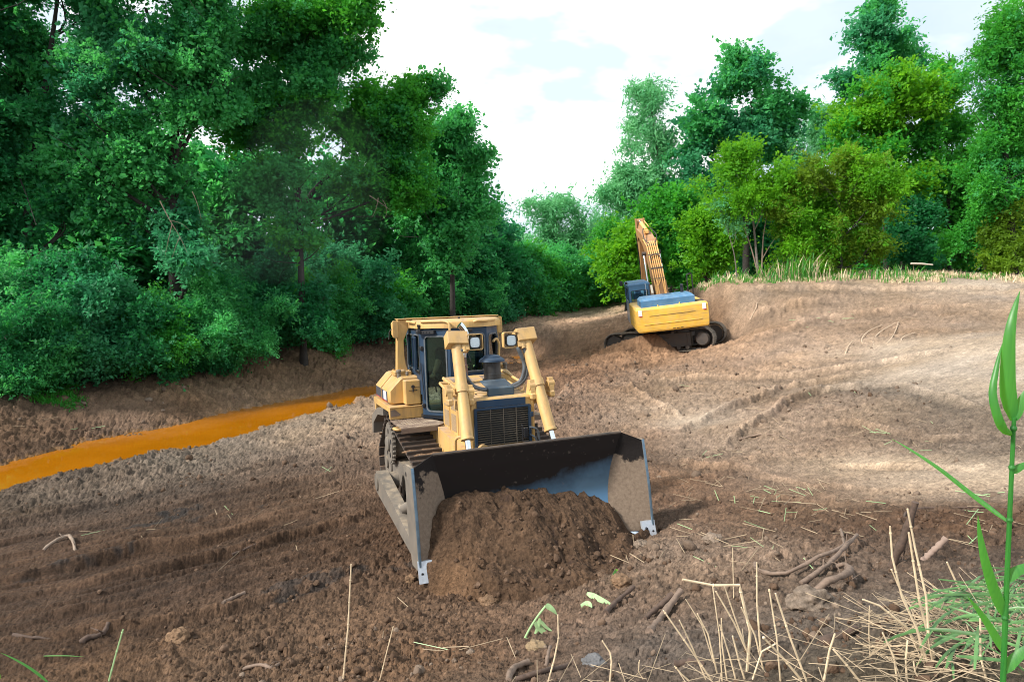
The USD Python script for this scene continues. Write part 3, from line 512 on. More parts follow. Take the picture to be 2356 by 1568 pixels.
def scatter(path, protos, P, S_, Q, idx, label=None, category=None, kind='stuff'):
    pi = UsdGeom.PointInstancer.Define(stage, path); rel = pi.CreatePrototypesRel()
    for k, (nm, m, mat_, sm) in enumerate(protos):
        pp = '%s/%s' % (path, nm if k == 0 else '%s_%03d' % (nm, k)); usdkit.mesh(stage, pp, m, mat_, smooth=sm); rel.AddTarget(pp)
    pi.CreateProtoIndicesAttr(Vt.IntArray.FromNumpy(np.asarray(idx, np.int32)))
    pi.CreatePositionsAttr(Vt.Vec3fArray.FromNumpy(np.asarray(P, np.float32)))
    S_ = np.asarray(S_, np.float32); S_ = np.repeat(S_[:, None], 3, 1) if S_.ndim == 1 else S_
    pi.CreateScalesAttr(Vt.Vec3fArray.FromNumpy(np.ascontiguousarray(S_)))
    pi.CreateOrientationsAttr(Vt.QuathArray([Gf.Quath(float(a[0]), float(a[1]), float(a[2]), float(a[3])) for a in Q]))
    meta(pi.GetPrim(), label, category, None, kind); return pi
ok = (np.hypot(TXY[:, 0], TXY[:, 1]) < 26) & (np.hypot(TXY[:, 0], TXY[:, 1]) > 2.2) & (np.abs(np.arctan2(TXY[:, 0], TXY[:, 1])) < math.radians(48)) & (TZ > ZW + .03)
L_ = dz_local(TV); ok &= ~((np.abs(L_[:, 1]) < 1.5) & (L_[:, 0] > -2.4) & (L_[:, 0] < 2.6))
w_ = np.where(ok, np.clip(TCL, 0, 1) ** 2.2 * (.15 + sstep(.45, .7, nz(TXY, 1.1, 40, 2)) * 1.6) * np.hypot(TXY[:, 0], TXY[:, 1]) ** .55, 0); w_ /= w_.sum()
NC = 5000
pick = rng.choice(len(TV), NC, p=w_); dist = np.hypot(TXY[pick, 0], TXY[pick, 1])
sz = np.clip(.007 + rng.exponential(.010, NC), .008, .085) * np.clip(.55 + dist * .045, .6, 1.6); Pk = TV[pick] + rng.normal(size=(NC, 3)) * [.02, .02, 0]; Pk[:, 2] += sz * .22
pale = (TCOL[pick].mean(1) + rng.normal(size=NC) * .012) > .105
idx = np.where(pale, 3, 0) + rng.integers(0, 3, NC)
scatter('/World/dirt_clods', [('clod', lump(k), CLOD_M if k < 3 else CLOD_L, 40) for k in range(6)], Pk, sz, quats(NC, rng), idx, 'loose crumbs and clods of earth strewn over the dug ground', 'dirt clods')
NH = 650
yl = rng.uniform(-1.5, 1.5, NH); xl = 2.7 + rng.beta(1.6, 1.2, NH) * 1.9; hzv = heap_z(xl, yl); Ph = dz(np.c_[xl, yl, hzv]); good = Ph[:, 2] > base_z(Ph[:, :2]) - .03; Ph = Ph[good]; sz = np.clip(.006 + rng.exponential(.009, len(Ph)), .006, .055)
scatter('/World/heap_clods', [('clod', lump(k), CLOD_M, 40) for k in range(3)], Ph + [0, 0, .004], sz, quats(len(Ph), rng), rng.integers(0, 3, len(Ph)), 'small clods rolling down the earth heap in front of the blade', 'dirt clods')
def big_clod(dx, dy, s, seed, m, label, catg='clod', flat=1.0):
    p = ghit(dx, dy); t = lump(seed, 4); v = t.vertices * (1 + .22 * (meshkit.fbm(t.vertices * 4.5, 3, seed + 3) - .5))[:, None] * [s, s, s * flat]
    single('stone' if catg == 'stone' else 'earth_clod', trimesh.Trimesh(v + p + [0, 0, s * .28], t.faces, process=False), m, label, catg, smooth=True)
STONE = plain('grey_stone', (.10, .098, .10), .8, var=.35, scale=14, bump=.01)
STONE_O = plain('ochre_stone', (.19, .13, .07), .8, var=.5, scale=14, bump=.01)
CLOD_S = soil_mat('clod_brown', (.17, .105, .062)); CLOD_G = soil_mat('clod_grey', (.19, .145, .11))
big_clod(1208, 1348, .17, 3, CLOD_S, 'largest round brown clod just in front of the pushed heap')
big_clod(1432, 1345, .11, 4, CLOD_S, 'round ochre clod with a green leaf lying against it')
big_clod(1475, 1258, .09, 7, CLOD_G, 'grey-brown clod near the shiny right blade tip')
big_clod(1232, 1492, .07, 5, STONE_O, 'pale ochre stone beside the broken green reed', 'stone', .7)
big_clod(1365, 1528, .07, 6, STONE, 'smooth grey stone among the roots at the bottom edge', 'stone', .7)
big_clod(1125, 1385, .10, 8, CLOD_S, 'flat-topped clod left of the largest clod', flat=.6)
big_clod(945, 1335, .07, 9, CLOD_S, 'brown clod beside the shiny left blade tip')
big_clod(410, 1470, .10, 10, CLOD_S, 'brown clod beside the pale green stalk at lower left')
big_clod(1640, 1245, .10, 11, CLOD_G, 'grey clod standing behind the bent branches')
big_clod(1865, 1400, .16, 12, CLOD_G, 'big clod bound by roots beneath the thick cut branch', flat=.8)
# ------------------------------------------------------------------ tracks
def track_path(circles, n):
    from shapely.geometry import Point
    from shapely.ops import unary_union
    ring = unary_union([Point(x, z).buffer(r, 48) for x, z, r in circles]).convex_hull.exterior
    s = np.arange(n) / n * ring.length
    P = np.array([ring.interpolate(a).coords[0] for a in s]); e = .02
    T = np.array([np.array(ring.interpolate((a + e) % ring.length).coords[0]) - np.array(ring.interpolate((a - e) % ring.length).coords[0]) for a in s]); T /= np.linalg.norm(T, axis=1, keepdims=True)
    return P, T, ring.length / n
def shoe_mats(P, T, y):
    out = []
    for p, t in zip(P, T):   # ring runs counter-clockwise or clockwise; outward normal from the area sign
        nrm = np.array([t[1], -t[0]])
        out.append(mat4(np.array([[t[0], 0, nrm[0]], [0, 1, 0], [t[1], 0, nrm[1]]]), (p[0], y, p[1])))
    return out
def orient(P, T):
    area = np.sum(P[:, 0] * np.roll(P[:, 1], -1) - np.roll(P[:, 0], -1) * P[:, 1]); return T if area > 0 else -T
# ------------------------------------------------------------------ bulldozer
bd = thing('bulldozer', 'yellow crawler bulldozer pushing a heap of earth with its wide dark blade', 'bulldozer', DZ)
P_, T_, pitch = track_path([(1.30, .44, .40), (-1.62, .44, .40), (-.99, .91, .42)], 46); T_ = orient(P_, T_)
shoe = cat([rbox((0, 0, .010), (pitch * .94, .56, .022), .006), rbox((pitch * .36, 0, .045), (.022, .56, .065), .006)])
link = rbox((0, 0, -.045), (pitch * .9, .05, .085), .01)
rngt = np.random.default_rng(3)
for s in (-1, 1):
    y = s * .945; Ms = shoe_mats(P_, T_, y)
    tr = part(bd, 'track', [moved(link, M @ mat4(t=(0, o, 0))) for M in Ms for o in (-.09, .09)], SHOE)
    for M in Ms: part(tr, 'track_shoe', moved(shoe, M), SHOE, 30)
    mud = []
    for M in Ms:
        p = M[:3, 3]
        if p[2] > .25 and rngt.random() < .8:
            for _ in range(3):
                l = lump(int(rngt.integers(0, 9)), 1); l.vertices *= [rngt.uniform(.04, .08), rngt.uniform(.06, .2), rngt.uniform(.012, .03)]; l.vertices += [rngt.uniform(-.05, .02), rngt.uniform(-.2, .2), .02]
                mud.append(moved(l, M))
    part(tr, 'packed_mud', mud, CLOD_S, 50, kind='stuff')
    fr = part(bd, 'track_frame', [prism([(-1.75, .26), (1.35, .26), (1.40, .40), (1.25, .60), (.6, .66), (-1.5, .62), (-1.8, .5)], 'y', y - .16, y + .16), rbox((.1, y, .24), (2.4, .30, .1), .03), rbox((-1.0, y * .72, .75), (.5, .3, .5), .05)], GREY_D)
    for x in np.linspace(-1.15, .85, 7): part(fr, 'roller', cyl((x, y - .15, .16), (x, y + .15, .16), .10), SHOE)
    for x in (1.30, -1.62): part(bd, 'idler_wheel', [lathe([(0, .10), (.0, .33), (.05, .35), (.13, .35), (.15, .30), (.23, .30), (.25, .35), (.33, .35), (.38, .33), (.38, .10)], (x, y - .19, .44), (0, 1, 0), 28), cyl((x, y - .22, .44), (x, y + .22, .44), .11)], GREY_D)
    o = y + s * .20
    teeth = []
    for k in range(26):
        a = k * 2 * np.pi / 26
        teeth.append(moved(rbox((.345, 0, 0), (.06, .055, .036), .008), mat4(np.array([[math.cos(a), 0, -math.sin(a)], [0, 1, 0], [math.sin(a), 0, math.cos(a)]]), (-.99, y + s * .235, .91))))
    sp = part(bd, 'sprocket', [cyl((-.99, y + s * .20, .91), (-.99, y + s * .27, .91), .335, n=36), cyl((-.99, y - s * .12, .91), (-.99, y + s * .24, .91), .27, n=30)] + teeth, GREY_D)
    part(sp, 'hub_cover', lathe([(0, .13), (.03, .13), (.05, .10), (.05, 0.001)], (-.99, y + s * .27, .91), (0, s, 0), 24), GREY_D)
    for k in range(5):
        a = k * 2 * np.pi / 5 + .3; c = (-.99 + .22 * math.cos(a), y + s * .272, .91 + .22 * math.sin(a)); part(sp, 'lightening_hole', cyl(c, (c[0], c[1] + s * .004, c[2]), .045, n=12), BLACK)
    part(bd, 'push_arm', [hull([(-.45, s * (1.45 + a), z) for a in (-.10, .10) for z in (.23, .58)] + [(2.46, s * (1.47 + a), z) for a in (-.08, .08) for z in (.06, .24)] + [(-.60, s * (1.45 + a), z) for a in (-.07, .07) for z in (.33, .50)]), cyl((-.35, s * 1.2, .42), (-.35, s * 1.57, .42), .14)], GREY_D)
    part(bd, 'blade_brace', [cyl((1.25, s * 1.44, .40), (2.0, s * 1.36, .72), .075), cyl((2.0, s * 1.36, .72), (2.45, s * 1.30, .92), .05), rbox((1.25, s * 1.45, .36), (.2, .13, .22), .03)], GREY_D)
    part(bd, 'mud_guard', prism([(-1.1, 1.52), (-1.7, 1.46), (-2.3, 1.26), (-2.40, 1.16), (-2.40, .90), (-2.30, .88), (-2.22, 1.10), (-1.7, 1.33), (-1.1, 1.40)], 'y', s * 1.14 - .13, s * 1.14 + .13), GREY_D)
# main frame, bonnet, radiator guard
part(bd, 'main_frame', [rbox((-.1, 0, .88), (3.3, .98, .80), .04), rbox((1.35, 0, .80), (.5, 1.0, .55), .04), rbox((-1.9, 0, 1.0), (.5, 1.1, .9), .06)], Y_PAINT)
for s in (-1, 1):
    part(bd, 'frame_bracket', [prism([(.30, .95), (1.42, .95), (1.42, 1.16), (.95, 1.30), (.30, 1.36)], 'y', s * .565 - .075, s * .565 + .075)], Y_PAINT)
    sd = part(bd, 'engine_side_panel', [prism([(.14, 1.22), (1.42, 1.22), (1.42, 1.86), (.14, 2.06)], 'y', s * .485 - .012, s * .485 + .012), rbox((.55, s * .50, 1.6), (.02, .02, .75), .004), rbox((1.0, s * .50, 1.56), (.02, .02, .65), .004)], Y_PAINT)
    for x0, z0, z1 in ((.62, 1.35, 1.62), (.62, 1.68, 1.90), (1.08, 1.32, 1.58), (1.08, 1.64, 1.84), (.22, 1.38, 1.64), (.22, 1.70, 1.95)): part(sd, 'vent_mesh', rbox((x0 + .14, s * .4985, (z0 + z1) / 2), (.26, .006, z1 - z0), .002), plain('vent_mesh_%d_%d' % (s + 1, int(x0 * 100 + z0 * 1000)), (.26, .18, .10), .8, var=.6, scale=90))
hood_prof = [(1.44, 1.86), (1.44, 1.905), (1.30, 1.955), (.9, 2.02), (.12, 2.13), (.12, 2.05)]
hd = part(bd, 'bonnet', [prism(hood_prof, 'y', -.47, .47), *[tube([(1.40, s * .465, 1.90), (1.28, s * .465, 1.945), (.9, s * .465, 2.005), (.12, s * .465, 2.115)], .028, 8) for s in (-1, 1)]], Y_PAINT)
def on_hood(x): return np.interp(x, [.12, .9, 1.30, 1.44], [2.13, 2.02, 1.955, 1.905])
def hood_plate(x0, x1, y0, y1, th=.006):
    return hull([(x, y, on_hood(x) + dzz) for x in (x0, x1) for y in (y0, y1) for dzz in (.002, th)])
for a in ((.20, .48, -.40, -.06), (.20, .48, .12, .40), (.62, .86, -.40, -.12), (.66, .92, .06, .42)): part(hd, 'access_plate', hood_plate(*a, .005), BROWN_P)
part(hd, 'panel_seam', [hood_plate(1.08, 1.088, -.47, .47, .004), hood_plate(1.20, 1.206, -.47, .47, .004)], BLACK)
for x, y in ((1.25, -.28), (1.27, .30), (1.22, .34), (1.24, .26), (1.30, -.34), (.55, .06)): part(hd, 'bolt', lathe([(0, .012), (.012, .012), (.016, .006)], (x, y, on_hood(x)), (0, 0, 1), 8), BLACK)
gd = part(bd, 'radiator_guard', [prism([(-.50, .72), (.50, .72), (.50, 1.90), (.46, 1.945), (-.46, 1.945), (-.50, 1.90)], 'x', 1.44, 1.615, [[(-.425, 1.10), (.425, 1.10), (.425, 1.80), (-.425, 1.80)]]), cyl((1.595, -.46, 1.918), (1.595, .46, 1.918), .032), *[cyl((1.59, s * .475, .75), (1.59, s * .475, 1.92), .032) for s in (-1, 1)]], Y_PAINT)
part(gd, 'name_panel', rbox((1.6285, -.02, 1.872), (.008, .76, .105), .003), CAB)
gr = part(bd, 'grille', [prism(rrect(-.445, .435, 1.06, 1.815, .015), 'x', 1.617, 1.650, [rrect(-.405, .395, 1.09, 1.785, .012)])], CAB)
part(gr, 'radiator_core', rbox((1.52, 0, 1.43), (.05, .86, .74), .005), plain('radiator_core', (.012, .016, .02), .7, var=.6, scale=120))
GB = paint('grille_bar', (.10, .085, .065), (.26, .20, .14), .8, rough=.5)
for k in range(21):
    z = 1.115 + k * .0325; part(gr, 'grille_bar', prism([(1.622, z - .003), (1.644, z - .006), (1.646, z - .001), (1.624, z + .002)], 'y', -.40, .39), GB)
for y in (-.20, 0.0, .20): part(gr, 'grille_rib', rbox((1.6485, y, 1.44), (.006, .009, .69), .001), GB)
part(gr, 'latch', [rbox((1.665, .335, 1.40), (.03, .07, .15), .01), bent([(1.66, .27, 1.52), (1.69, .27, 1.52), (1.69, .27, 1.27), (1.69, .40, 1.27)], .008)], BLACK)
part(gr, 'latch', rbox((1.64, .452, 1.66), (.03, .05, .07), .006), CAB)
part(gd, 'coolant_hose', tube(spline([(1.65, .40, 1.47), (1.68, .50, 1.44), (1.66, .545, 1.30), (1.66, .55, 1.05)], 14), .016, 8), RUBBER)
part(gd, 'coolant_hose', tube(spline([(1.65, .40, 1.36), (1.68, .47, 1.32), (1.66, .51, 1.22), (1.66, .52, 1.05)], 14), .014, 8), RUBBER)
part(gd, 'front_cover', [cyl((1.50, -.34, 1.22), (1.72, -.34, 1.22), .08)], Y_PAINT)
part(bd, 'hand_loop', bent([(1.35, -.66, 1.12), (1.45, -.68, 1.38), (1.52, -.62, 1.42), (1.56, -.52, 1.30)], .022, .06), Y_CYL)
# lift cylinders with yokes, lamp boxes and hoses
AXL = {}
for s in (-1, 1):
    top, col, end = np.array([1.23, s * .545, 2.78]), np.array([1.58, s * .635, 2.06]), np.array([1.89, s * .635, 1.43])
    d = (end - top) / np.linalg.norm(end - top); a = np.array([0, 1.0, 0]); a -= d * (a @ d); a /= np.linalg.norm(a); fwd = np.cross(a, d)
    if fwd[0] < 0: fwd = -fwd
    lc = part(bd, 'lift_cylinder', [lathe([(0, .07), (0.0, .085), (1.46, .085), (1.47, .095), (1.50, .095), (1.505, .05)], top, d, 26)], Y_CYL)
    part(lc, 'collar', lathe([(.70, .087), (.70, .102), (.81, .102), (.81, .087)], top, d, 26), Y_CYL)
    part(lc, 'rod', cyl(top + d * 1.50, top + d * 2.35, .042, n=18), CHROME)
    box_m = hull([top + a * u + fwd * v + d * w for u in (-.155, .155) for v in (-.115, .105) for w in (-.115, .085)] + [top + a * u + fwd * v + d * w for u in (-.14, .14) for v in (-.125, .115) for w in (-.105, .075)])
    part(lc, 'hose_guard_box', box_m, Y_CYL)
    part(lc, 'pipe_block', [hull([top + a * (-s * .11 + u) + fwd * v + d * w for u in (-.055, .055) for v in (-.05, .08) for w in (.08, .17)]), cyl(top + a * (-s * .09) + fwd * .05 + d * .06, top + a * (-s * .09) + fwd * .05 + d * .20, .036)], Y_CYL)
    for o in (-1, 1):
        c = col + a * (o * .155)
        part(bd, 'trunnion_yoke', [hull([c + a * u + v for u in (-.035, .035) for v in ((.03, 0, .115), (-.05, 0, .11), (.07, 0, .0), (-.12, 0, -.05), (.07, 0, -.15), (-.16, 0, -.15))]), cyl(c - a * .05 + [.01, 0, .02], c + a * .05 + [.01, 0, .02], .06), rbox(c + [.03, 0, -.13], (.12, .09, .10), .02)], Y_CYL)
    part(bd, 'yoke_bracket', hull([(x, s * y, z) for x in (1.38, 1.56) for y in (.44, .66) for z in (1.80, 1.93)]), Y_CYL)
    lamp_c = np.array([1.30, s * .288, 2.75])
    br = part(bd, 'headlight', [lathe([(-.10, .03), (-.09, .062), (-.02, .082), (.012, .082), (.012, .070)], lamp_c, (1, 0, -.06), 4 * 7)], BLACK)
    ang = np.linspace(0, 2 * np.pi, 32, endpoint=False); sup = lambda c_, r_: np.sign(c_) * np.abs(c_) ** .55 * r_
    ring = [(lamp_c[1] + sup(math.cos(t), .074), lamp_c[2] + sup(math.sin(t), .074)) for t in ang]; ring2 = [(lamp_c[1] + sup(math.cos(t), .088), lamp_c[2] + sup(math.sin(t), .088)) for t in ang]
    part(br, 'bezel', prism(ring2, 'x', 1.28, 1.335, [ring]), BLACK)
    part(br, 'lens', prism(ring, 'x', 1.29, 1.325), LENS)
    part(br, 'lamp_guard', [prism(rrect(lamp_c[1] - .125, lamp_c[1] + .125, 2.635, 2.875, .03), 'x', 1.25, 1.33, [rrect(lamp_c[1] - .113, lamp_c[1] + .113, 2.647, 2.863, .025)]), rbox((1.28, s * .425, 2.76), (.05, .06, .06), .01), rbox((1.28, s * .288, 2.852), (.03, .06, .02), .003)], Y_CYL)
part(bd, 'hydraulic_hose', tube(spline([(1.33, -.455, 2.66), (1.36, -.534, 2.62), (1.36, -.523, 2.45), (1.36, -.455, 2.25), (1.35, -.32, 2.09), (1.30, -.13, 2.035), (1.22, -.02, 2.03)], 34), .032, 12), RUBBER)
part(bd, 'hydraulic_hose', tube(spline([(1.33, .455, 2.68), (1.35, .470, 2.64), (1.36, .535, 2.43), (1.35, .49, 2.18), (1.33, .30, 2.04), (1.22, .12, 2.02)], 34), .030, 12), RUBBER)
part(bd, 'hydraulic_hose', tube(spline([(1.33, .38, 2.63), (1.35, .392, 2.60), (1.35, .478, 2.35), (1.34, .41, 2.13), (1.31, .27, 2.06), (1.18, .10, 2.03)], 34), .030, 12), RUBBER)
part(bd, 'valve_cover', [prism([(1.36, 1.92), (1.36, 2.045), (1.345, 2.06), (.98, 2.135), (.98, 2.12), (1.33, 2.045), (1.335, 1.93)], 'y', -.125, .29), prism([(1.36, 1.93), (1.36, 2.05), (1.12, 2.10), (1.12, 1.97)], 'y', .275, .29), prism([(1.36, 1.93), (1.36, 2.05), (1.30, 2.06), (1.30, 1.94)], 'y', -.125, -.11)], paint('valve_cover_blue', (.035, .07, .105), (.2, .2, .19), .5, rough=.35))
part(bd, 'valve_block', rbox((1.2, .08, 2.0), (.2, .3, .09), .02), RUBBER)
pc_ = (.52, .25)
z0 = on_hood(.52)
pc = part(bd, 'air_pre_cleaner', [lathe([(-.01, .165), (.02, .165), (.03, .140), (.30, .138), (.32, .136)], (*pc_, z0), (0, 0, 1), 30), lathe([(.09, .142), (.10, .145), (.11, .142)], (*pc_, z0), (0, 0, 1), 30)], plain('dusty_black', (.022, .023, .025), .45, var=.5, scale=8))
part(pc, 'cap', lathe([(.30, .20), (.305, .212), (.335, .205), (.365, .165), (.375, .14), (.385, .14), (.40, .12), (.415, .06), (.418, .002)], (*pc_, z0), (0, 0, 1), 36), CAB)
ex_ = np.array([.60, -.257, on_hood(.60)])
ex = part(bd, 'exhaust_stack', [lathe([(-.01, .068), (.30, .064), (.31, .055), (.31, .050), (.46, .048)], ex_, (0, 0, 1), 20), lathe([(-.005, .11), (.015, .11), (.015, .07)], ex_, (0, 0, 1), 20)], EXH)
part(ex, 'chrome_tip', tube(spline([(.60, -.257, 2.48), (.60, -.240, 2.60), (.60, -.208, 2.74), (.60, -.205, 2.85), (.60, -.245, 2.94), (.60, -.30, 3.0)], 24), .056, 18), CHROME)
part(bd, 'hand_rail', bent([(.55, -.51, 2.08), (.55, -.65, 2.10), (1.17, -.65, 1.98), (1.17, -.51, 1.95)], .022, .05), Y_CYL)
part(bd, 'hand_rail', bent([(.10, .40, 2.13), (.14, .52, 2.19), (.5, .53, 2.15), (1.22, .53, 2.05), (1.25, .48, 1.95)], .022, .05), Y_CYL)
# cab
A1, B1, C1, D1, E1, F1 = (.07, .33), (.07, -.31), (-.43, -.70), (-1.42, -.72), (-1.42, .72), (-.43, .70)
def panel(name, p, q, poly, holes, t=.05, m=None):
    w = part(bd, name, wall(p, q, poly, t, holes, -t), m or CAB, 30)
    for h in holes:
        hp = Polygon(h)
        part(w, 'window_pane', wall(p, q, list(hp.exterior.coords)[:-1], .005, (), -t * .55), GLASS)
        part(w, 'window_seal', wall(p, q, list(hp.buffer(.014).exterior.coords)[:-1], .012, [list(hp.buffer(-.010).exterior.coords)[:-1]], .001), RUBBER)
    return w
def ln(p, q): return math.hypot(q[0] - p[0], q[1] - p[1])

L1, L2, L3, L5 = ln(B1, A1), ln(A1, F1), ln(F1, E1), ln(D1, C1)
sq = lambda L, a, b: [(0, a), (L, a), (L, b), (0, b)]
panel('cab_front', B1, A1, sq(L1, 2.0, 2.94), [rrect(.055, L1 - .045, 2.20, 2.83, .07)])
panel('cab_door', A1, F1, sq(L2, 1.42, 2.94), [rrect(.08, L2 - .08, 1.54, 2.80, .07)])
panel('cab_side', F1, E1, sq(L3, 1.8, 2.94), [rrect(.08, .40, 2.22, 2.82, .05), rrect(.48, L3 - .08, 2.22, 2.82, .05)])
panel('cab_back', E1, D1, sq(ln(E1, D1), 1.8, 2.94), [rrect(.12, ln(E1, D1) - .12, 2.10, 2.82, .07)])
panel('cab_side', D1, C1, sq(L5, 1.8, 2.94), [rrect(.08, L5 - .50, 2.22, 2.82, .05), rrect(L5 - .42, L5 - .07, 2.20, 2.82, .05)])
dr = panel('cab_door', C1, B1, sq(L2, 1.40, 2.94), [rrect(.10, L2 - .075, 1.53, 2.80, .07)])
dvec = np.array([B1[0] - C1[0], B1[1] - C1[1]]) / L2; dn = np.array([dvec[1], -dvec[0]])
def on_door(u, z, o=0.0): q = np.array(C1) + dvec * u + dn * o; return (q[0], q[1], z)
part(dr, 'door_handle', [bent([on_door(L2 - .03, 2.02, .03), on_door(L2 - .03, 2.02, .07), on_door(L2 - .16, 2.02, .07)], .011), rbox(on_door(L2 - .03, 2.02, .02), (.05, .05, .09), .01)], BLACK)
for z in (1.62, 2.60): part(dr, 'hinge', rbox(on_door(.03, z, .012), (.06, .06, .07), .012), BLACK)
part(dr, 'gas_strut', cyl(on_door(.06, 1.72, .02), on_door(.02, 2.35, .03), .008, n=8), BLACK)
part(bd, 'fold_out_window', [wall((-.80, -.735), (-.50, -.760), rrect(0, .30, 2.20, 2.80, .05), .03, [rrect(.03, .27, 2.23, 2.77, .04)], .0)], CAB)
part(bd, 'work_light_bar', [wall(C1, B1, rrect(.02, .34, 2.845, 2.90, .01), .06, (), 0), *[cyl(on_door(u, 2.875, .06), on_door(u, 2.875, .066), .016, n=12) for u in (.12, .18, .24)]], BLACK)
part(bd, 'cab_lamp', [cyl((-.40, -.70, 2.86), (-.36, -.73, 3.0), .03, n=10), rbox((-.36, -.74, 2.88), (.08, .08, .07), .015)], BLACK)
plan = [(A1[0] + .03, A1[1] + .03), (F1[0] + .02, F1[1] + .06), (E1[0] - .03, E1[1] + .04), (D1[0] - .03, D1[1] - .04), (C1[0] + .02, C1[1] - .06), (B1[0] + .03, B1[1] - .03)]
cen = np.array([-.72, 0]); inner = [tuple(cen + (np.array(p) - cen) * .90) for p in plan]; inner2 = [tuple(cen + (np.array(p) - cen) * .975) for p in plan]
part(bd, 'cab_roof', hull([(*p, 2.935) for p in plan] + [(*p, 3.02) for p in plan] + [(*p, 3.05) for p in inner2] + [(*p, 3.075) for p in inner]), Y_PAINT)
part(bd, 'roof_grab_rail', bent([(-.36, -.66, 3.04), (-.32, -.70, 3.05), (.05, -.40, 3.055), (.13, -.335, 3.03), (.14, -.33, 2.90)], .020, .05), Y_CYL)
part(bd, 'roof_grab_rail', bent([(-.95, -.80, 3.05), (-.55, -.80, 3.045), (-.45, -.76, 3.03)], .022, .05), Y_CYL)
part(bd, 'roof_grab_rail', bent([(.08, .10, 3.02), (.13, .14, 3.04), (.12, .34, 3.035), (-.15, .56, 3.04)], .020, .05), Y_CYL)
part(bd, 'roof_lamp', [cyl((-.35, -.02, 3.06), (-.35, -.02, 3.11), .02, n=10)], BLACK)
part(bd, 'wiper', [bent([(.10, .0, 2.90), (.10, -.05, 2.60), (.10, .03, 2.35)], .007), rbox((.10, .02, 2.89), (.05, .10, .05), .01)], BLACK)
part(bd, 'rear_frame_tube', [bent([(-.40, .64, 2.20), (-.34, .66, 2.75), (-.55, .70, 2.86), (-.70, .78, 2.5)], .03, .1)], BLACK)
part(bd, 'grab_rail', bent([(-.25, .62, 2.1), (-.22, .66, 2.62), (-.20, .60, 2.72), (-.15, .52, 2.66)], .022, .06), Y_CYL)
part(bd, 'cab_floor', prism([A1, F1, E1, D1, C1, B1], 'z', 1.40, 1.46), BLACK)
part(bd, 'dashboard', [hull([(x, y, z) for x, y in ((-.02, -.24), (-.02, .26), (-.30, -.30), (-.30, .30)) for z in (2.02, 2.17)]), rbox((-.10, -.15, 1.78), (.12, .10, .5), .03)], PANEL_T)
st = part(bd, 'seat', [rbox((-.92, .0, 1.86), (.50, .50, .14), .05), rbox((-1.20, 0, 2.22), (.13, .48, .66), .05), rbox((-.95, 0, 1.63), (.4, .4, .34), .03)], SEAT)
part(st, 'armrest', rbox((-.88, -.30, 2.06), (.42, .09, .06), .02), SEAT)
part(st, 'control_lever', [cyl((-.60, -.40, 1.80), (-.62, -.45, 2.08), .012, n=8), rbox((-.62, -.455, 2.10), (.05, .05, .09), .02)], BLACK)
# roll-over frame
post = [(-.985, 2.17), (-.80, 2.17), (-.835, 2.30), (-.852, 2.45), (-.852, 2.72), (-.745, 2.95), (-.742, 3.085), (-.938, 3.085)]
for s in (-1, 1):
    pp = part(bd, 'roll_bar_post', prism([(s * -y, z) for y, z in post][::(1 if s < 0 else -1)], 'x', -1.24, -1.06), Y_PAINT)
    part(pp, 'foot_plate', [rbox((-1.13, s * .905, 2.135), (.34, .30, .085), .012), *[cyl((x, s * y, 2.17), (x, s * y, 2.195), .018, n=6) for x in (-1.25, -1.0) for y in (.79, 1.02)]], Y_PAINT)
    part(pp, 'side_lamp_shield', [prism(rrect(min(s * .945, s * 1.035), max(s * .945, s * 1.035), 2.765, 3.075, .035), 'x', -1.12, -1.05), prism(rrect(min(s * .945, s * 1.035), max(s * .945, s * 1.035), 2.80, 3.05, .035), 'x', -1.22, -1.12)], Y_PAINT)
    part(pp, 'cable', tube(spline([(-1.15, s * 1.03, 2.93), (-1.18, s * 1.08, 2.86), (-1.18, s * 1.085, 2.78), (-1.16, s * 1.10, 2.74)], 12), .008, 6), BLACK)
part(bd, 'roll_bar_beam', [rbox((-1.15, 0, 3.03), (.17, 1.86, .11), .015), rbox((-1.15, 0, 3.098), (.28, 1.90, .014), .004)], Y_PAINT)
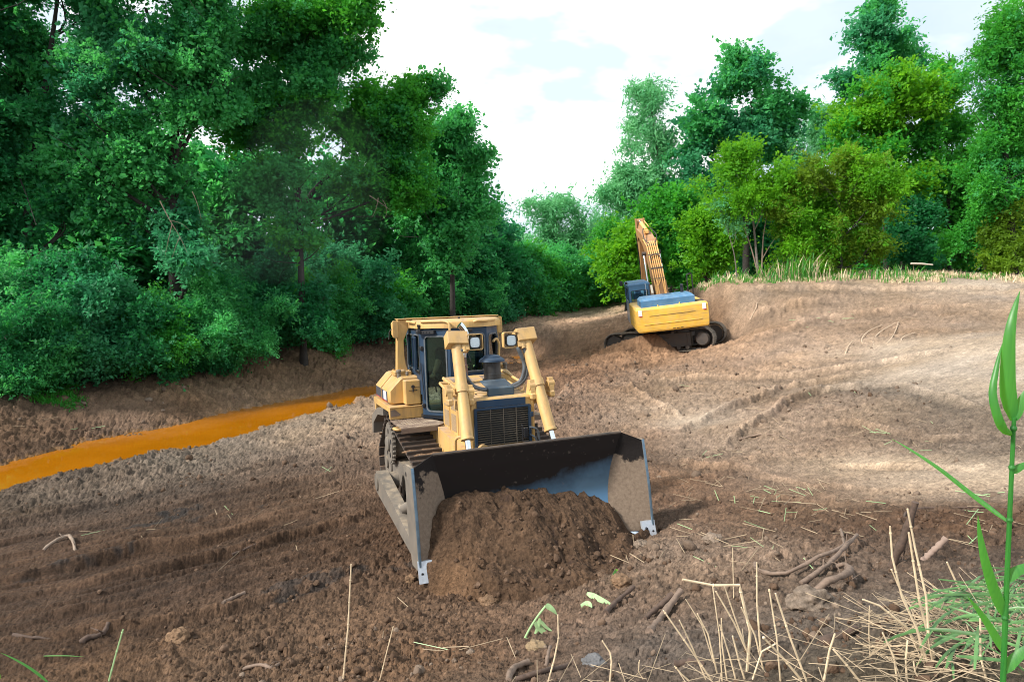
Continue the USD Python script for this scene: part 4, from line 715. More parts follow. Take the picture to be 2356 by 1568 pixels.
# fuel tank, tool box, fenders, step on both sides
for s in (-1, 1):
    Yk = lambda a, b: (min(s * a, s * b), max(s * a, s * b))
    prof = [(.62, 1.62), (1.17, 1.62), (1.22, 1.67), (1.225, 1.86), (1.02, 2.08), (.97, 2.10), (.62, 2.10)]
    core = [(x, s * y, z) for x in (-2.0, -.80) for y, z in prof] + [(x, s * (y * .93 + .05), 1.86 + (z - 1.86) * .88) for x in (-2.06, -.735) for y, z in prof]
    tk = part(bd, 'fuel_tank' if s < 0 else 'hydraulic_tank', hull(core), Y_PAINT, 40)
    part(tk, 'seam', prism([(y * s, z) for y, z in [(.62, 1.6), (1.19, 1.61), (1.232, 1.66), (1.235, 1.87), (1.03, 2.09), (.97, 2.108), (.62, 2.108)]][::(1 if s > 0 else -1)], 'x', -1.42, -1.405), Y_PAINT)
    for x0, x1 in ((-1.38, -.86), (-1.98, -1.45)):
        part(tk, 'side_decal', rbox(((x0 + x1) / 2, s * 1.2265, 1.755), (x1 - x0, .005, .185), .002), DECAL)
        part(tk, 'red_line', rbox(((x0 + x1) / 2, s * 1.2275, 1.668), (x1 - x0, .006, .012), .001), RED)
    part(tk, 'white_label', rbox((-1.06, s * 1.2300, 1.765), (.24, .004, .15), .001), WHITE)
    for x, y, r, h in ((-1.02, .92, .075, .10), (-.88, 1.0, .045, .13), (-.85, .86, .028, .05)):
        cp_ = part(tk, 'filler_cap', [cyl((x, s * y, 2.06), (x, s * y, 2.10 + h * .6), r * .78), lathe([(0, r), (.03, r * 1.02), (.05, r * .7), (.052, .002)], (x, s * y, 2.09 + h * .6), (0, 0, 1), 18)], GREY_D if r < .06 else Y_PAINT)
    bx = part(bd, 'tool_box', [rbox((-.70, s * .835, 1.84), (.32, .27, .42), .015)], Y_PAINT)
    part(bx, 'lid_seam', [rbox((-.538, s * .79, 1.93), (.004, .16, .004), .001), rbox((-.538, s * .712, 1.98), (.004, .004, .10), .001)], BLACK)
    part(bx, 'latch', [rbox((-.53, s * .835, 1.90), (.02, .022, .11), .006), rbox((-.532, s * .835, 1.875), (.012, .15, .012), .004), cyl((-.54, s * .835, 1.94), (-.515, s * .835, 1.94), .03, n=12)], BLACK)
    part(bd, 'rear_fender', [prism([(-.56, 1.40), (-.545, 1.60), (-2.18, 1.60), (-2.20, 1.55), (-2.10, 1.40), (-2.0, 1.36), (-1.95, 1.50), (-.70, 1.52), (-.62, 1.40)], 'y', *Yk(.62, 1.245)), rbox((-1.35, s * .935, 1.603), (1.64, .63, .02), .006)], Y_PAINT)
    part(bd, 'rust_patch', hull([(-.5435, s * y, z) for y, z in ((1.235, 1.56), (1.16, 1.57), (1.12, 1.50), (1.06, 1.475), (1.09, 1.455), (1.235, 1.45))] + [(-.546, s * y, z) for y, z in ((1.235, 1.56), (1.12, 1.50), (1.235, 1.45))]), BROWN_P)
    stp = part(bd, 'step_plate', [prism([(-.66, s * 1.225), (.25, s * 1.225), (.25, s * .60), (.10, s * .44), (-.30, s * .58), (-.66, s * .62)][::(1 if s > 0 else -1)], 'z', 1.355, 1.385), rbox((.245, s * .915, 1.335), (.02, .62, .085), .004)], BROWN_P)
    part(stp, 'tread_bumps', [rbox((x, s * y, 1.387), (.028, .028, .006), .002) for x in np.linspace(-.55, -.10, 9) for y in np.linspace(.70, 1.15, 10)] + [rbox((x + .06, s * y, 1.387), (.15, .012, .006), .002) for x in (.02,) for y in np.linspace(.72, 1.16, 14)], BROWN_P)
    part(stp, 'step_handle', bent([(.20, s * 1.20, 1.36), (.26, s * 1.29, 1.37), (.10, s * 1.33, 1.37), (.02, s * 1.23, 1.36)], .022, .05), Y_CYL)
    part(stp, 'step_support', prism([(.24, 1.35), (-.2, 1.35), (-.2, 1.25), (.24, 1.08)], 'y', *Yk(.56, .64)), Y_PAINT)
# blade
STEEL_B = mtl('blade_steel', {'g': ('geometry', {}), 'sx': ('separate_xyz', {}), 'n': ('noise_texture', {'scale': 2.2, 'detail': 7.0, 'roughness': .62}), 'n2': ('noise_texture', {'scale': 11.0, 'detail': 8.0, 'roughness': .7}),
    'z': ('map_range', {'from_min': 1.45, 'from_max': .75, 'to_min': -.40, 'to_max': .60}), 'ad': ('math', {'math_type': 'multiply_add', 'value2': .55}), 'xm': ('map_range', {'from_min': -1.6, 'from_max': 0.9, 'to_min': -.62, 'to_max': .06}), 'ax': ('math', {'math_type': 'add'}), 'th': ('map_range', {'from_min': .25, 'from_max': .75, 'clamp': True}),
    'c': ('mix_color', {'a': (.010, .0075, .007), 'b': (.13, .24, .36)}), 'me': ('map_range', {'from_min': 0, 'from_max': 1, 'to_min': 0.0, 'to_max': .9}), 'ro': ('map_range', {'from_min': 0, 'from_max': 1, 'to_min': .62, 'to_max': .34}),
    'm3': ('map_range', {'from_min': .62, 'from_max': .68, 'clamp': True}), 'c2': ('mix_color', {'b': (.17, .135, .11)}), 'dm': ('math', {'math_type': 'multiply', 'value2': .45}), 'p': ('principled_bsdf', {'specular_ior_level': .18})},
    [('g.position', 'sx.vector'), ('g.position', 'n.vector'), ('g.position', 'n2.vector'), ('sx.z', 'z.value'), ('n.fac', 'ad.value1'), ('z.result', 'ad.value3'), ('sx.x', 'xm.value'), ('xm.result', 'ax.value1'), ('ad.value', 'ax.value2'), ('ax.value', 'th.value'), ('th.result', 'c.fac'), ('th.result', 'me.value'), ('th.result', 'ro.value'),
     ('n2.fac', 'm3.value'), ('m3.result', 'dm.value1'), ('dm.value', 'c2.fac'), ('c.result', 'c2.a'), ('c2.result', 'p.base_color'), ('me.result', 'p.metallic'), ('ro.result', 'p.roughness')])
WING_M = mtl('mud_caked_wing', {'g': ('geometry', {}), 'sx': ('separate_xyz', {}), 'n': ('noise_texture', {'scale': 4.0, 'detail': 8.0, 'roughness': .62}), 'n2': ('noise_texture', {'scale': 24.0, 'detail': 8.0, 'roughness': .7}),
    'z': ('map_range', {'from_min': .95, 'from_max': 1.75, 'to_min': .62, 'to_max': -.20}), 'ad': ('math', {'math_type': 'add'}), 'th': ('map_range', {'from_min': .70, 'from_max': .76, 'clamp': True}),
    'r': ('rgb_ramp', {'ramp': [(.3, (.115, .083, .060)), (.7, (.20, .150, .110))]}), 'c': ('mix_color', {'a': (.010, .0075, .007)}), 'b': ('bump', {'strength': .7, 'distance': .015}), 'p': ('principled_bsdf', {'roughness': .8, 'specular_ior_level': .2})},
    [('g.position', 'sx.vector'), ('g.position', 'n.vector'), ('g.position', 'n2.vector'), ('sx.z', 'z.value'), ('n.fac', 'ad.value1'), ('z.result', 'ad.value2'), ('ad.value', 'th.value'), ('n2.fac', 'r.fac'), ('r.color', 'c.b'), ('th.result', 'c.fac'), ('c.result', 'p.base_color'), ('n2.fac', 'b.height'), ('b.normal', 'p.normal')])
zs = np.linspace(.16, 1.475, 15)
def face_x(z): return 2.60 + .26 * ((z - .85) / .66) ** 2 * np.where(z < .85, 1.0, .42) - .0
def crease_y(z): return np.interp(z, [.16, .6, 1.0, 1.475], [1.06, 1.13, 1.20, 1.335])
def tip_x(z): return np.interp(z, [.16, .32, .72, 1.36, 1.475], [2.985, 2.97, 2.92, 2.785, 2.76])
def sheet(P, Q, t=.03):
    """A thick strip between two polylines; thickness goes back along -x."""
    P, Q = np.array(P), np.array(Q); n = len(P); V = np.vstack([P, Q, P - [t, 0, 0], Q - [t, 0, 0]]); F = []
    for i in range(n - 1):
        for a, b, c, d in ((i, n + i, n + i + 1, i + 1), (2 * n + i + 1, 3 * n + i + 1, 3 * n + i, 2 * n + i), (i + 1, 2 * n + i + 1, 2 * n + i, i), (n + i, 3 * n + i, 3 * n + i + 1, n + i + 1)): F += [(a, b, c), (a, c, d)]
    for a, b, c, d in ((0, 2 * n, 3 * n, n), (n - 1, 2 * n - 1, 4 * n - 1, 3 * n - 1)): F += [(a, b, c), (a, c, d)]
    m = trimesh.Trimesh(V, np.array(F), process=False); trimesh.repair.fix_normals(m); return m
bl = part(bd, 'blade', sheet([(face_x(z), -crease_y(z), z) for z in zs], [(face_x(z), crease_y(z), z) for z in zs]), STEEL_B, 40)
for s in (-1, 1):
    zw_ = np.linspace(.16, 1.36, 13); ztop = lambda t: 1.475 + t * (1.36 - 1.475)
    inner_ = [(face_x(z * 1.0 if k < 12 else 1.475), s * crease_y(z if k < 12 else 1.475), z if k < 12 else 1.475) for k, z in enumerate(np.r_[zw_[:-1], 1.475])]
    outer_ = [(tip_x(z), s * 1.60, z) for z in np.r_[zw_[:-1], 1.36]]
    part(bl, 'blade_wing', sheet(inner_, outer_), WING_M, 40)
    pl = [(2.40, 1.335), (2.79, 1.365), (2.86, 1.05), (2.925, .72), (2.975, .32), (3.00, .16), (2.62, .12), (2.52, .30), (2.43, .62)]
    ep = part(bl, 'end_plate', prism(pl, 'y', *((-1.632, -1.60) if s < 0 else (1.60, 1.632))), GREY_D, 20)
    part(ep, 'wear_edge', tube([(2.792, s * 1.617, 1.365), (2.862, s * 1.617, 1.05), (2.928, s * 1.617, .72), (2.978, s * 1.617, .32), (2.992, s * 1.617, .22)], .019, 6), plain('blued_edge_%d' % (s + 1), (.16, .24, .32), .35, .8, var=.3))
    part(ep, 'lifting_hole', cyl((2.47, s * 1.633, 1.22), (2.47, s * 1.636, 1.22), .03, n=14), BLACK)
    eb = part(bl, 'end_bit', hull([(x, s * y, z) for x, z in ((2.985, .285), (3.055, .045)) for y in (1.44, 1.645)] + [(x - .035, s * y, z) for x, z in ((2.985, .285), (3.055, .045)) for y in (1.44, 1.645)]), STEEL_W, 20)
    for yb, zb in ((1.50, .20), (1.60, .15)): part(eb, 'bolt_hole', cyl((3.005, s * yb, zb), (3.03, s * yb, zb - .003), .016, n=10), BLACK)
part(bl, 'cutting_edge', hull([(x, y, z) for x, z in ((2.90, .20), (3.01, .03), (2.87, .18), (2.98, .02)) for y in (-1.44, 1.44)]), STEEL_W)
part(bl, 'top_lip', tube([(face_x(1.475) - .015, -1.335, 1.475), (face_x(1.475) - .015, 1.335, 1.475)], .02, 6), STEEL_D)
part(bl, 'back_stiffener', [hull([(2.56, y, 1.40), (2.56, y, .20), (2.40, y, .95), (2.34, y, .55), (2.40, y, .22)] + [(2.56, y + .04, 1.40), (2.56, y + .04, .20), (2.40, y + .04, .95), (2.34, y + .04, .55), (2.40, y + .04, .22)]) for y in (-1.2, -.66, .62, 1.16)] + [rbox((2.42, 0, .55), (.16, 2.3, .5), .03), rbox((2.50, 0, 1.3), (.10, 2.3, .12), .02)], GREY_D)
part(bl, 'rod_bracket', [rbox((2.36, s * .635, .75), (.2, .16, .2), .03) for s in (-1, 1)], GREY_D)

# ------------------------------------------------------------------ the operator
import manifold3d as m3
def body(bones, length=.02, smooth=6):
    """bones: ((p, r), (q, r)) chains; hulls of spheres joined to one surface."""
    def sph(p, r): return m3.Manifold.sphere(r, 20).translate([float(x) for x in p])
    parts_ = [m3.Manifold.batch_hull([sph(*b) for b in bone]) for bone in bones]
    m = m3.Manifold.batch_boolean(parts_, m3.OpType.Add).refine_to_length(length); mm = m.to_mesh()
    t = trimesh.Trimesh(np.array(mm.vert_properties[:, :3]), np.array(mm.tri_verts), process=True); trimesh.smoothing.filter_taubin(t, iterations=smooth); return t
op = thing('person', 'operator in a dark shirt seated in the cab, bare arm reaching for a lever', 'person', DZ)
hip, chest, neck, head = (-.98, 0, 1.98), (-1.0, 0, 2.34), (-.98, 0, 2.52), (-.95, 0, 2.70)
sh_r, el_r, wr_r = (-.94, -.215, 2.44), (-.83, -.33, 2.22), (-.655, -.425, 2.125)
sh_l, el_l, wr_l = (-.94, .215, 2.44), (-.80, .30, 2.20), (-.58, .26, 2.13)
B = [((hip, .14), (chest, .15)), (((-1.0, -.12, 2.40), .10), ((-1.0, .12, 2.40), .10)), ((chest, .13), (neck, .06)), ((neck, .055), ((-.955, 0, 2.62), .06)),
     (((-.955, 0, 2.70), .095), ((-.945, 0, 2.665), .085), ((-.915, 0, 2.615), .045)), ((sh_r, .066), (el_r, .046)), ((el_r, .045), (wr_r, .030)), ((sh_l, .066), (el_l, .046)), ((el_l, .045), (wr_l, .030)), ((chest, .10), (sh_r, .06)), ((chest, .10), (sh_l, .06)),
     (((-.855, 0, 2.668), .012), ((-.842, 0, 2.645), .016)), (((-.95, -.095, 2.668), .018), ((-.95, -.098, 2.64), .014)), (((-.95, .095, 2.668), .018), ((-.95, .098, 2.64), .014))]
for y in (-.10, .10): B += [(((-.96, y, 1.97), .105), ((-.50, y * 1.5, 2.0), .07)), (((-.50, y * 1.5, 2.0), .068), ((-.38, y * 1.5, 1.58), .045)), (((-.38, y * 1.5, 1.53), .045), ((-.20, y * 1.6, 1.49), .032))]
def hand(w, d, side):
    w, d = np.array(w), np.array(d) / np.linalg.norm(d); n = np.cross(d, [0, 0, 1]); n /= np.linalg.norm(n); u = np.cross(n, d); out = [((w, .028), (w + d * .075 + n * .026, .020), (w + d * .075 - n * .026, .020))]
    for k, (o, L) in enumerate(((-.030, .066), (-.010, .076), (.011, .072), (.030, .058))):
        a = w + d * .078 + n * o; b = a + d * L * .5 - u * .012; c = b + d * L * .18 - u * L * .45; e = c - d * L * .25 - u * L * .18
        out += [((a, .0105), (b, .0095)), ((b, .0095), (c, .009)), ((c, .009), (e, .008))]
    a = w + d * .03 - n * side * .03; b = a + d * .035 - n * side * .025 - u * .015; c = b + d * .03 + n * side * .012 - u * .02
    return out + [((a, .013), (b, .012)), ((b, .012), (c, .010))]
B += hand(wr_r, np.array([.075, -.035, -.03]), -1) + hand(wr_l, np.array([.1, -.02, -.03]), 1)
part(op, 'body', body(B, .014, 4), SKIN, True)
part(op, 'shirt', body([((hip, .155), (chest, .165)), (((-1.0, -.12, 2.40), .115), ((-1.0, .12, 2.40), .115)), ((chest, .14), ((-.985, 0, 2.49), .078)), ((sh_r, .080), ((-.90, -.258, 2.36), .068)), ((sh_l, .080), ((-.89, .25, 2.36), .068)), ((chest, .115), (sh_r, .074)), ((chest, .115), (sh_l, .074))], .025), SHIRT, True)
part(op, 'trousers', body([b for y in (-.10, .10) for b in [(((-.97, y, 1.96), .122), ((-.50, y * 1.5, 2.0), .082)), (((-.50, y * 1.5, 2.0), .080), ((-.38, y * 1.5, 1.60), .058))]], .03), TROUSER, True)
part(op, 'shoe', body([(((-.38, .15, 1.51), .05), ((-.18, .16, 1.495), .037))], .02), BLACK, True)
part(op, 'shoe', body([(((-.38, -.15, 1.51), .05), ((-.18, -.16, 1.495), .037))], .02), BLACK, True)
part(op, 'hair', body([(((-.975, 0, 2.725), .098), ((-.965, 0, 2.705), .098)), (((-.93, 0, 2.755), .06), ((-.90, 0, 2.75), .045))], .02), HAIR, True)
for y in (-.035, .035): part(op, 'eye', trimesh.creation.icosphere(2, .011).apply_translation((-.868, y, 2.685)), BLACK, True)
part(op, 'mouth', hull([(-.872, y, z) for y in (-.022, .022) for z in (2.607, 2.613)] + [(-.866, 0, 2.610), (-.876, 0, 2.604)]), plain('lips', (.22, .08, .06), .5), True)

# ------------------------------------------------------------------ the excavator
ex = thing('excavator', 'yellow tracked excavator seen from behind, boom raised, tilted on the slope before the trees', 'excavator', EX_U)
UL = np.linalg.inv(EX_U) @ EX_L
def low(ms): return moved(cat(ms) if isinstance(ms, list) else ms, UL)
P_, T_, pitch = track_path([(1.95, .47, .46), (-1.95, .47, .46)], 52); T_ = orient(P_, T_)
eshoe = cat([rbox((0, 0, .008), (pitch * .95, .60, .02), .005)] + [rbox((x * pitch, 0, .03), (.016, .60, .03), .004) for x in (-.36, 0, .36)])
for s in (-1, 1):
    y = s * 1.25; Ms = shoe_mats(P_, T_, y)
    tr = part(ex, 'track', low([moved(rbox((0, 0, -.04), (pitch * .9, .18, .07), .01), M) for M in Ms]), STEEL_D)
    for M in Ms: part(tr, 'track_shoe', low(moved(eshoe, M)), GREY_D, 30)
    fr = part(ex, 'track_frame', low([prism([(-1.5, .20), (1.45, .20), (1.45, .78), (-1.5, .78)], 'y', y - .20, y + .20), prism([(-1.9, .36), (-1.4, .30), (-1.4, .70), (-1.9, .62)], 'y', y - .17, y + .17), rbox((.3, y, .52), (.5, .46, .16), .02), rbox((1.35, y, .52), (.10, .45, .5), .02)]), STEEL_D)
    for x in np.linspace(-1.35, 1.3, 8): part(fr, 'roller', low(cyl((x, y - .26, .155), (x, y + .26, .155), .085)), SHOE)
    for x in (-.6, .7): part(fr, 'carrier_roller', low(cyl((x, y - .2, .83), (x, y + .24, .83), .07)), SHOE)
    fd = part(ex, 'final_drive', low([lathe([(0, .36), (.10, .37), (.12, .30), (.40, .30), (.44, .27), (.50, .25), (.505, .02)], (1.95, y + s * -.22, .47), (0, s, 0), 30)]), STEEL_D)
    part(ex, 'idler_wheel', low([lathe([(0, .36), (.08, .38), (.32, .38), (.40, .36), (.41, .1)], (-1.95, y - .2, .47), (0, 1, 0), 26)]), STEEL_D)
part(ex, 'undercarriage', low([rbox((0, 0, .68), (1.7, 2.2, .4), .08), cyl((0, 0, .8), (0, 0, 1.16), .75, n=32), hull([(x, y, z) for x in (-1.1, 1.1) for y in (-1.1, 1.1) for z in (.45, .62)])]), STEEL_D)
cw_z0, cw_z1 = 1.15, 2.20
def cw_ring(z, inset, bulge=0.0): 
    o = []
    for yy in np.linspace(-1.49 + inset, 1.49 - inset, 13): o.append((-3.02 + inset - .06 * math.cos(yy / 1.49 * math.pi / 2) - bulge, yy, z))
    return o + [(-2.0, 1.49 - inset, z), (-2.0, -1.49 + inset, z)]
cwx = lambda y: -3.02 - .06 * math.cos(y / 1.49 * math.pi / 2) - .008
cw = part(ex, 'counterweight', hull(cw_ring(cw_z0, .07) + cw_ring(cw_z0 + .06, .02) + cw_ring(1.5, 0, .01) + cw_ring(cw_z1 - .10, .0) + cw_ring(cw_z1 - .03, .045) + cw_ring(cw_z1, .11)), E_PAINT, 25)
part(cw, 'groove', [tube([(cwx(y) - .002, y, 1.83) for y in np.linspace(-.95, .95, 15)], .008, 6)], BLACK)
part(cw, 'ridge', [tube([(cwx(y) - .006, y, 1.49) for y in np.linspace(-1.2, 1.2, 17)], .014, 6)], E_PAINT)
for y in (-.35, .55): part(cw, 'lifting_eye', [rbox((-2.93, y, 2.22), (.05, .05, .10), .02)], E_PAINT)
for y, zc in ((-1.32, 2.0), (1.32, 2.0)):
    part(cw, 'rear_sticker', rbox((-3.043, y, zc), (.016, .15, .24), .002), WHITE); part(cw, 'red_reflector', rbox((-3.045, y - .02, zc - .14), (.016, .11, .035), .002), RED)
for y in (-.6, -.2, .2): part(cw, 'grille_slot', rbox((-3.06, y * .4 - .1, 1.22), (.03, .12, .03), .003), BLACK)
part(ex, 'house', [rbox((-.45, -.95, 1.68), (3.1, 1.02, 1.04), .05), rbox((-.9, .95, 1.68), (2.2, 1.06, 1.04), .05), rbox((-.4, 0, 1.45), (3.2, 1.2, .55), .05)], E_PAINT)
part(ex, 'house_base', rbox((-.3, 0, 1.17), (3.6, 2.7, .14), .03), STEEL_D)
def bevel_hood(x0, x1, y0, y1, z0, z1, b): return hull([(x, y, z0) for x in (x0, x1) for y in (y0, y1)] + [(x, y, z1 - b) for x in (x0, x1) for y in (y0, y1)] + [(x, y, z1) for x in (x0 + b, x1 - b) for y in (y0 + b, y1 - b)])
eh = part(ex, 'engine_hood', [bevel_hood(-2.90, -1.5, -1.0, 1.24, 2.18, 2.58, .11)], E_GREY, 20)
part(eh, 'vent_slots', [rbox((-2.1 + .08 * k, -.2 + .02 * j, 2.582), (.03, .012, .006), .001) for k in range(5) for j in range(20)], BLACK)
part(eh, 'side_louvre', [rbox((-2.6, 1.246, z), (.5, .01, .02), .003) for z in (2.26, 2.31, 2.36, 2.41)], BLACK)
part(ex, 'deck_grating', [rbox((-2.2 - .1 * k, -1.22, 2.212), (.05, .34, .02), .004) for k in range(7)], STEEL_D)
part(ex, 'exhaust_pipe', [cyl((-1.95, -.66, 2.5), (-1.95, -.66, 2.86), .07), cyl((-1.95, -.66, 2.80), (-2.02, -.66, 2.92), .065)], BLACK)
part(ex, 'hand_rail', bent([(-.9, -1.1, 2.2), (-.9, -1.1, 3.25), (-.9, -1.32, 3.25), (-.9, -1.32, 2.2)], .03, .08), BLACK)
# cab of the excavator
ecx0, ecx1, ecy0, ecy1 = -.05, 1.75, .47, 1.46
part(ex, 'cab_base', rbox((.85, .965, 1.62), (1.8, .99, .9), .03), E_GREY)
def epanel(name, p, q, poly, holes):
    w = part(ex, name, wall(p, q, poly, .05, holes, -.05), E_GREY, 30)
    for h in holes:
        hp = Polygon(h); part(w, 'window_pane', wall(p, q, h, .006, (), -.03), GLASS_E); part(w, 'window_seal', wall(p, q, list(hp.buffer(.02).exterior.coords)[:-1], .008, [list(hp.buffer(-.008).exterior.coords)[:-1]], .001), BLACK)
epanel('cab_back', (ecx0, ecy1), (ecx0, ecy0), [(0, 2.0), (.99, 2.0), (.99, 2.96), (0, 2.96)], [rrect(.13, .89, 2.10, 2.72, .05)])
epanel('cab_side', (ecx1, ecy1), (ecx0, ecy1), [(0, 2.0), (1.8, 2.0), (1.8, 2.96), (0, 2.96)], [rrect(.1, .85, 2.08, 2.82, .05), rrect(.97, 1.7, 2.08, 2.82, .05)])
epanel('cab_side', (ecx0, ecy0), (ecx1, ecy0), [(0, 2.0), (1.8, 2.0), (1.8, 2.96), (0, 2.96)], [rrect(.1, 1.7, 2.08, 2.82, .05)])
epanel('cab_front', (ecx1, ecy0), (ecx1, ecy1), [(0, 2.0), (.99, 2.0), (.99, 2.96), (0, 2.96)], [rrect(.08, .91, 2.06, 2.86, .05)])
part(ex, 'cab_roof', bevel_hood(ecx0 - .02, ecx1 + .02, ecy0 - .02, ecy1 + .02, 2.95, 3.10, .09), E_GREY, 20)
part(ex, 'cab_door', [rbox((.55, 1.475, 1.75), (1.0, .02, 1.1), .01)], plain('door_sky_reflection', (.40, .46, .58), .3, .4, var=.1))  # pale tone stands for sky reflected off the cab side, put into the colour
part(ex, 'mirror', [rbox((1.6, 1.62, 3.02), (.05, .16, .24), .02), cyl((1.6, 1.45, 3.0), (1.6, 1.6, 3.02), .015), rbox((.1, 1.50, 3.12), (.16, .12, .12), .03)], BLACK)
part(ex, 'aerial', cyl((-.07, .62, 2.35), (-.07, .66, 3.0), .010, n=6), WHITE)
eseat = part(ex, 'driver_seat', [rbox((.55, .98, 1.95), (.5, .5, .14), .04), rbox((.30, .98, 2.28), (.12, .46, .56), .04), rbox((.27, .98, 2.62), (.09, .26, .16), .03)], SEAT)
# boom, arm and bucket in the plane y = -.1
by = -.10
boom_pts_top = [(.05, 2.05), (.9, 3.35), (1.9, 4.45), (2.7, 4.98), (3.6, 5.25), (5.9, 5.62)]; boom_pts_bot = [(6.0, 5.38), (3.7, 4.72), (2.9, 4.30), (2.1, 3.65), (1.2, 2.6), (.5, 1.72), (.15, 1.75)]
bm = part(ex, 'boom', prism(boom_pts_top + boom_pts_bot, 'y', by - .27, by + .27), E_ARM, 25)
tp = np.array(boom_pts_top)
def on_top(t, y, h): 
    s_ = np.r_[0, np.cumsum(np.linalg.norm(np.diff(tp, axis=0), axis=1))]; x = np.interp(t, s_, tp[:, 0]); z = np.interp(t, s_, tp[:, 1]); return (x, by + y, z + h)
PIPE = paint('pipe_orange', (.80, .42, .12), (.5, .34, .2), .5, chips=.7)
for k, y in enumerate((-.24, -.14, -.05, .05, .14, .24)):
    y0 = {0: -.20, 1: -.15, 2: .18, 3: .22, 4: .10, 5: .24}[k]
    pts = [on_top(.25, y0, .07), on_top(.7, y0 * .8 + y * .2, .08), on_top(1.15, y, .08), on_top(2.2, y, .07), on_top(3.2, y, .08), on_top(3.6, y * (1.25 if abs(y) > .2 else 1), .10)]
    if k in (0, 5): pts += [on_top(3.95, y * 1.3, .03), on_top(4.35, y * 1.35, -.18)]
    part(bm, 'oil_pipe', tube(spline(pts, 26), .026, 8), PIPE)
for t in (1.15, 1.75, 2.6, 3.3): part(bm, 'pipe_clamp', hull([on_top(t + a, y, h) for a in (-.03, .03) for y in (-.28, .28) for h in (.02, .115)]), STEEL_D)
part(bm, 'loop_hose', tube(spline([on_top(2.1, .20, .10), on_top(2.35, .18, .2), on_top(2.45, 0, .22), on_top(2.35, -.22, .2), on_top(2.0, -.27, .1)], 18), .022, 6), BLACK)
for s in (-1, 1):
    bc = part(ex, 'boom_cylinder', cyl((1.25, by + s * .42, 1.75), (1.85, by + s * .40, 2.9), .085), E_ARM); part(bc, 'rod', cyl((1.85, by + s * .40, 2.9), (2.55, by + s * .38, 4.25), .055), CHROME)
    part(bc, 'rod_eye', cyl((2.56, by + s * .28, 4.28), (2.56, by + s * .46, 4.28), .11), STEEL_D)
ac = part(ex, 'arm_cylinder', [lathe([(0, .08), (.0, .10), (1.55, .10), (1.6, .12), (1.68, .12), (1.69, .06)], (3.55, by + .02, 5.45), (1.7, 0, .38), 20), rbox((3.55, by + .02, 5.36), (.3, .22, .2), .03)], PIPE)
dcy = np.array([1.7, 0, .38]); dcy /= np.linalg.norm(dcy); part(ac, 'rod', cyl(np.array([3.55, by + .02, 5.45]) + dcy * 1.68, np.array([3.55, by + .02, 5.45]) + dcy * 2.75, .055), CHROME)
part(ac, 'feed_pipe', tube(spline([(3.6, by - .14, 5.60), (4.4, by - .14, 5.78), (5.25, by - .13, 5.97)], 8), .022, 6), PIPE)
part(ac, 'hose', tube(spline([on_top(3.4, -.16, .1), on_top(3.9, -.34, .22), on_top(4.25, -.26, .30), (3.75, by - .15, 5.6)], 16), .024, 6), BLACK)
part(ac, 'hose', tube(spline([on_top(3.4, .10, .1), on_top(3.7, .30, .25), on_top(4.1, .28, .25), (3.75, by + .12, 5.55)], 16), .024, 6), BLACK)
am = part(ex, 'arm', [prism([(6.15, 6.12), (6.40, 6.02), (6.75, 5.3), (6.9, 3.4), (6.85, 2.3), (6.55, 2.3), (6.2, 3.6), (5.75, 5.0), (5.75, 5.5)], 'y', by - .17, by + .17), prism([(5.9, 6.12), (6.3, 6.15), (6.45, 5.6), (6.1, 4.9), (5.72, 5.1)], 'y', by + .20, by + .24), prism([(5.9, 6.12), (6.3, 6.15), (6.45, 5.6), (6.1, 4.9), (5.72, 5.1)], 'y', by - .24, by - .20)], E_ARM, 25)
part(am, 'hose', tube(spline([(5.6, by + .36, 5.3), (5.75, by + .30, 4.7), (6.05, by + .25, 3.7), (6.35, by + .24, 2.7)], 20), .03, 6), BLACK)
bk = part(ex, 'bucket', [hull([(x, by + y, z) for x, z in ((6.5, 2.4), (7.0, 2.35), (7.1, 1.7), (6.6, 1.25), (6.0, 1.5), (5.85, 2.0)) for y in (-.62, .62)])], plain('pale_bucket_steel', (.38, .34, .28), .6, .2, var=.3))
# ------------------------------------------------------------------ trees and shrubs
def sprig(seed, n, ls, aspect=.55, droop=0.0):
    """A spray of n leaves on a few twigs, each leaf a folded blade of two triangles, about one unit in radius."""
    r = np.random.default_rng(seed); nt = 9
    td = r.normal(size=(nt, 3)) * np.array([1, 1, .75]) + np.array([0, 0, .25 - droop]); td /= np.linalg.norm(td, axis=1, keepdims=True); tl = r.uniform(.55, 1.45, nt)
    k = r.integers(0, nt, n); u = r.random(n) ** .75; c = td[k] * (u * tl[k])[:, None] + np.array([0, 0, -.22 - .3 * droop]) * (u ** 2)[:, None] + r.normal(size=(n, 3)) * .13
    ax = td[k] * .8 + r.normal(size=(n, 3)) * .75 + np.array([0, 0, -.3 - droop]); ax /= np.linalg.norm(ax, axis=1, keepdims=True)
    up = np.array([0, 0, 1.0]) + r.normal(size=(n, 3)) * .8; sd = np.cross(up, ax); sd /= np.linalg.norm(sd, axis=1, keepdims=True) + 1e-9; nn = np.cross(ax, sd)
    L = ls * r.uniform(.55, 1.35, n)[:, None]; w = L * aspect
    b = c - ax * L * .5; t = c + ax * L * .5; m1 = c + sd * w * .5 + nn * w * .18; m2 = c - sd * w * .5 + nn * w * .18
    V = np.stack([b, m1, t, m2], 1).reshape(-1, 3); k = np.arange(n)[:, None] * 4
    F = np.vstack([k + [0, 1, 2], k + [0, 2, 3]]); return trimesh.Trimesh(V, F, process=False)
SPR = {}
def sprigs(kind):
    if kind not in SPR:
        n, ls, asp, dr = {'broad': (72, .275, .76, 0), 'fine': (80, .27, .50, .1), 'narrow': (84, .30, .32, .4), 'sparse': (50, .25, .6, .1)}[kind]
        SPR[kind] = [sprig(100 + k + hash_(kind), n, ls, asp, dr) for k in range(3)]
    return SPR[kind]
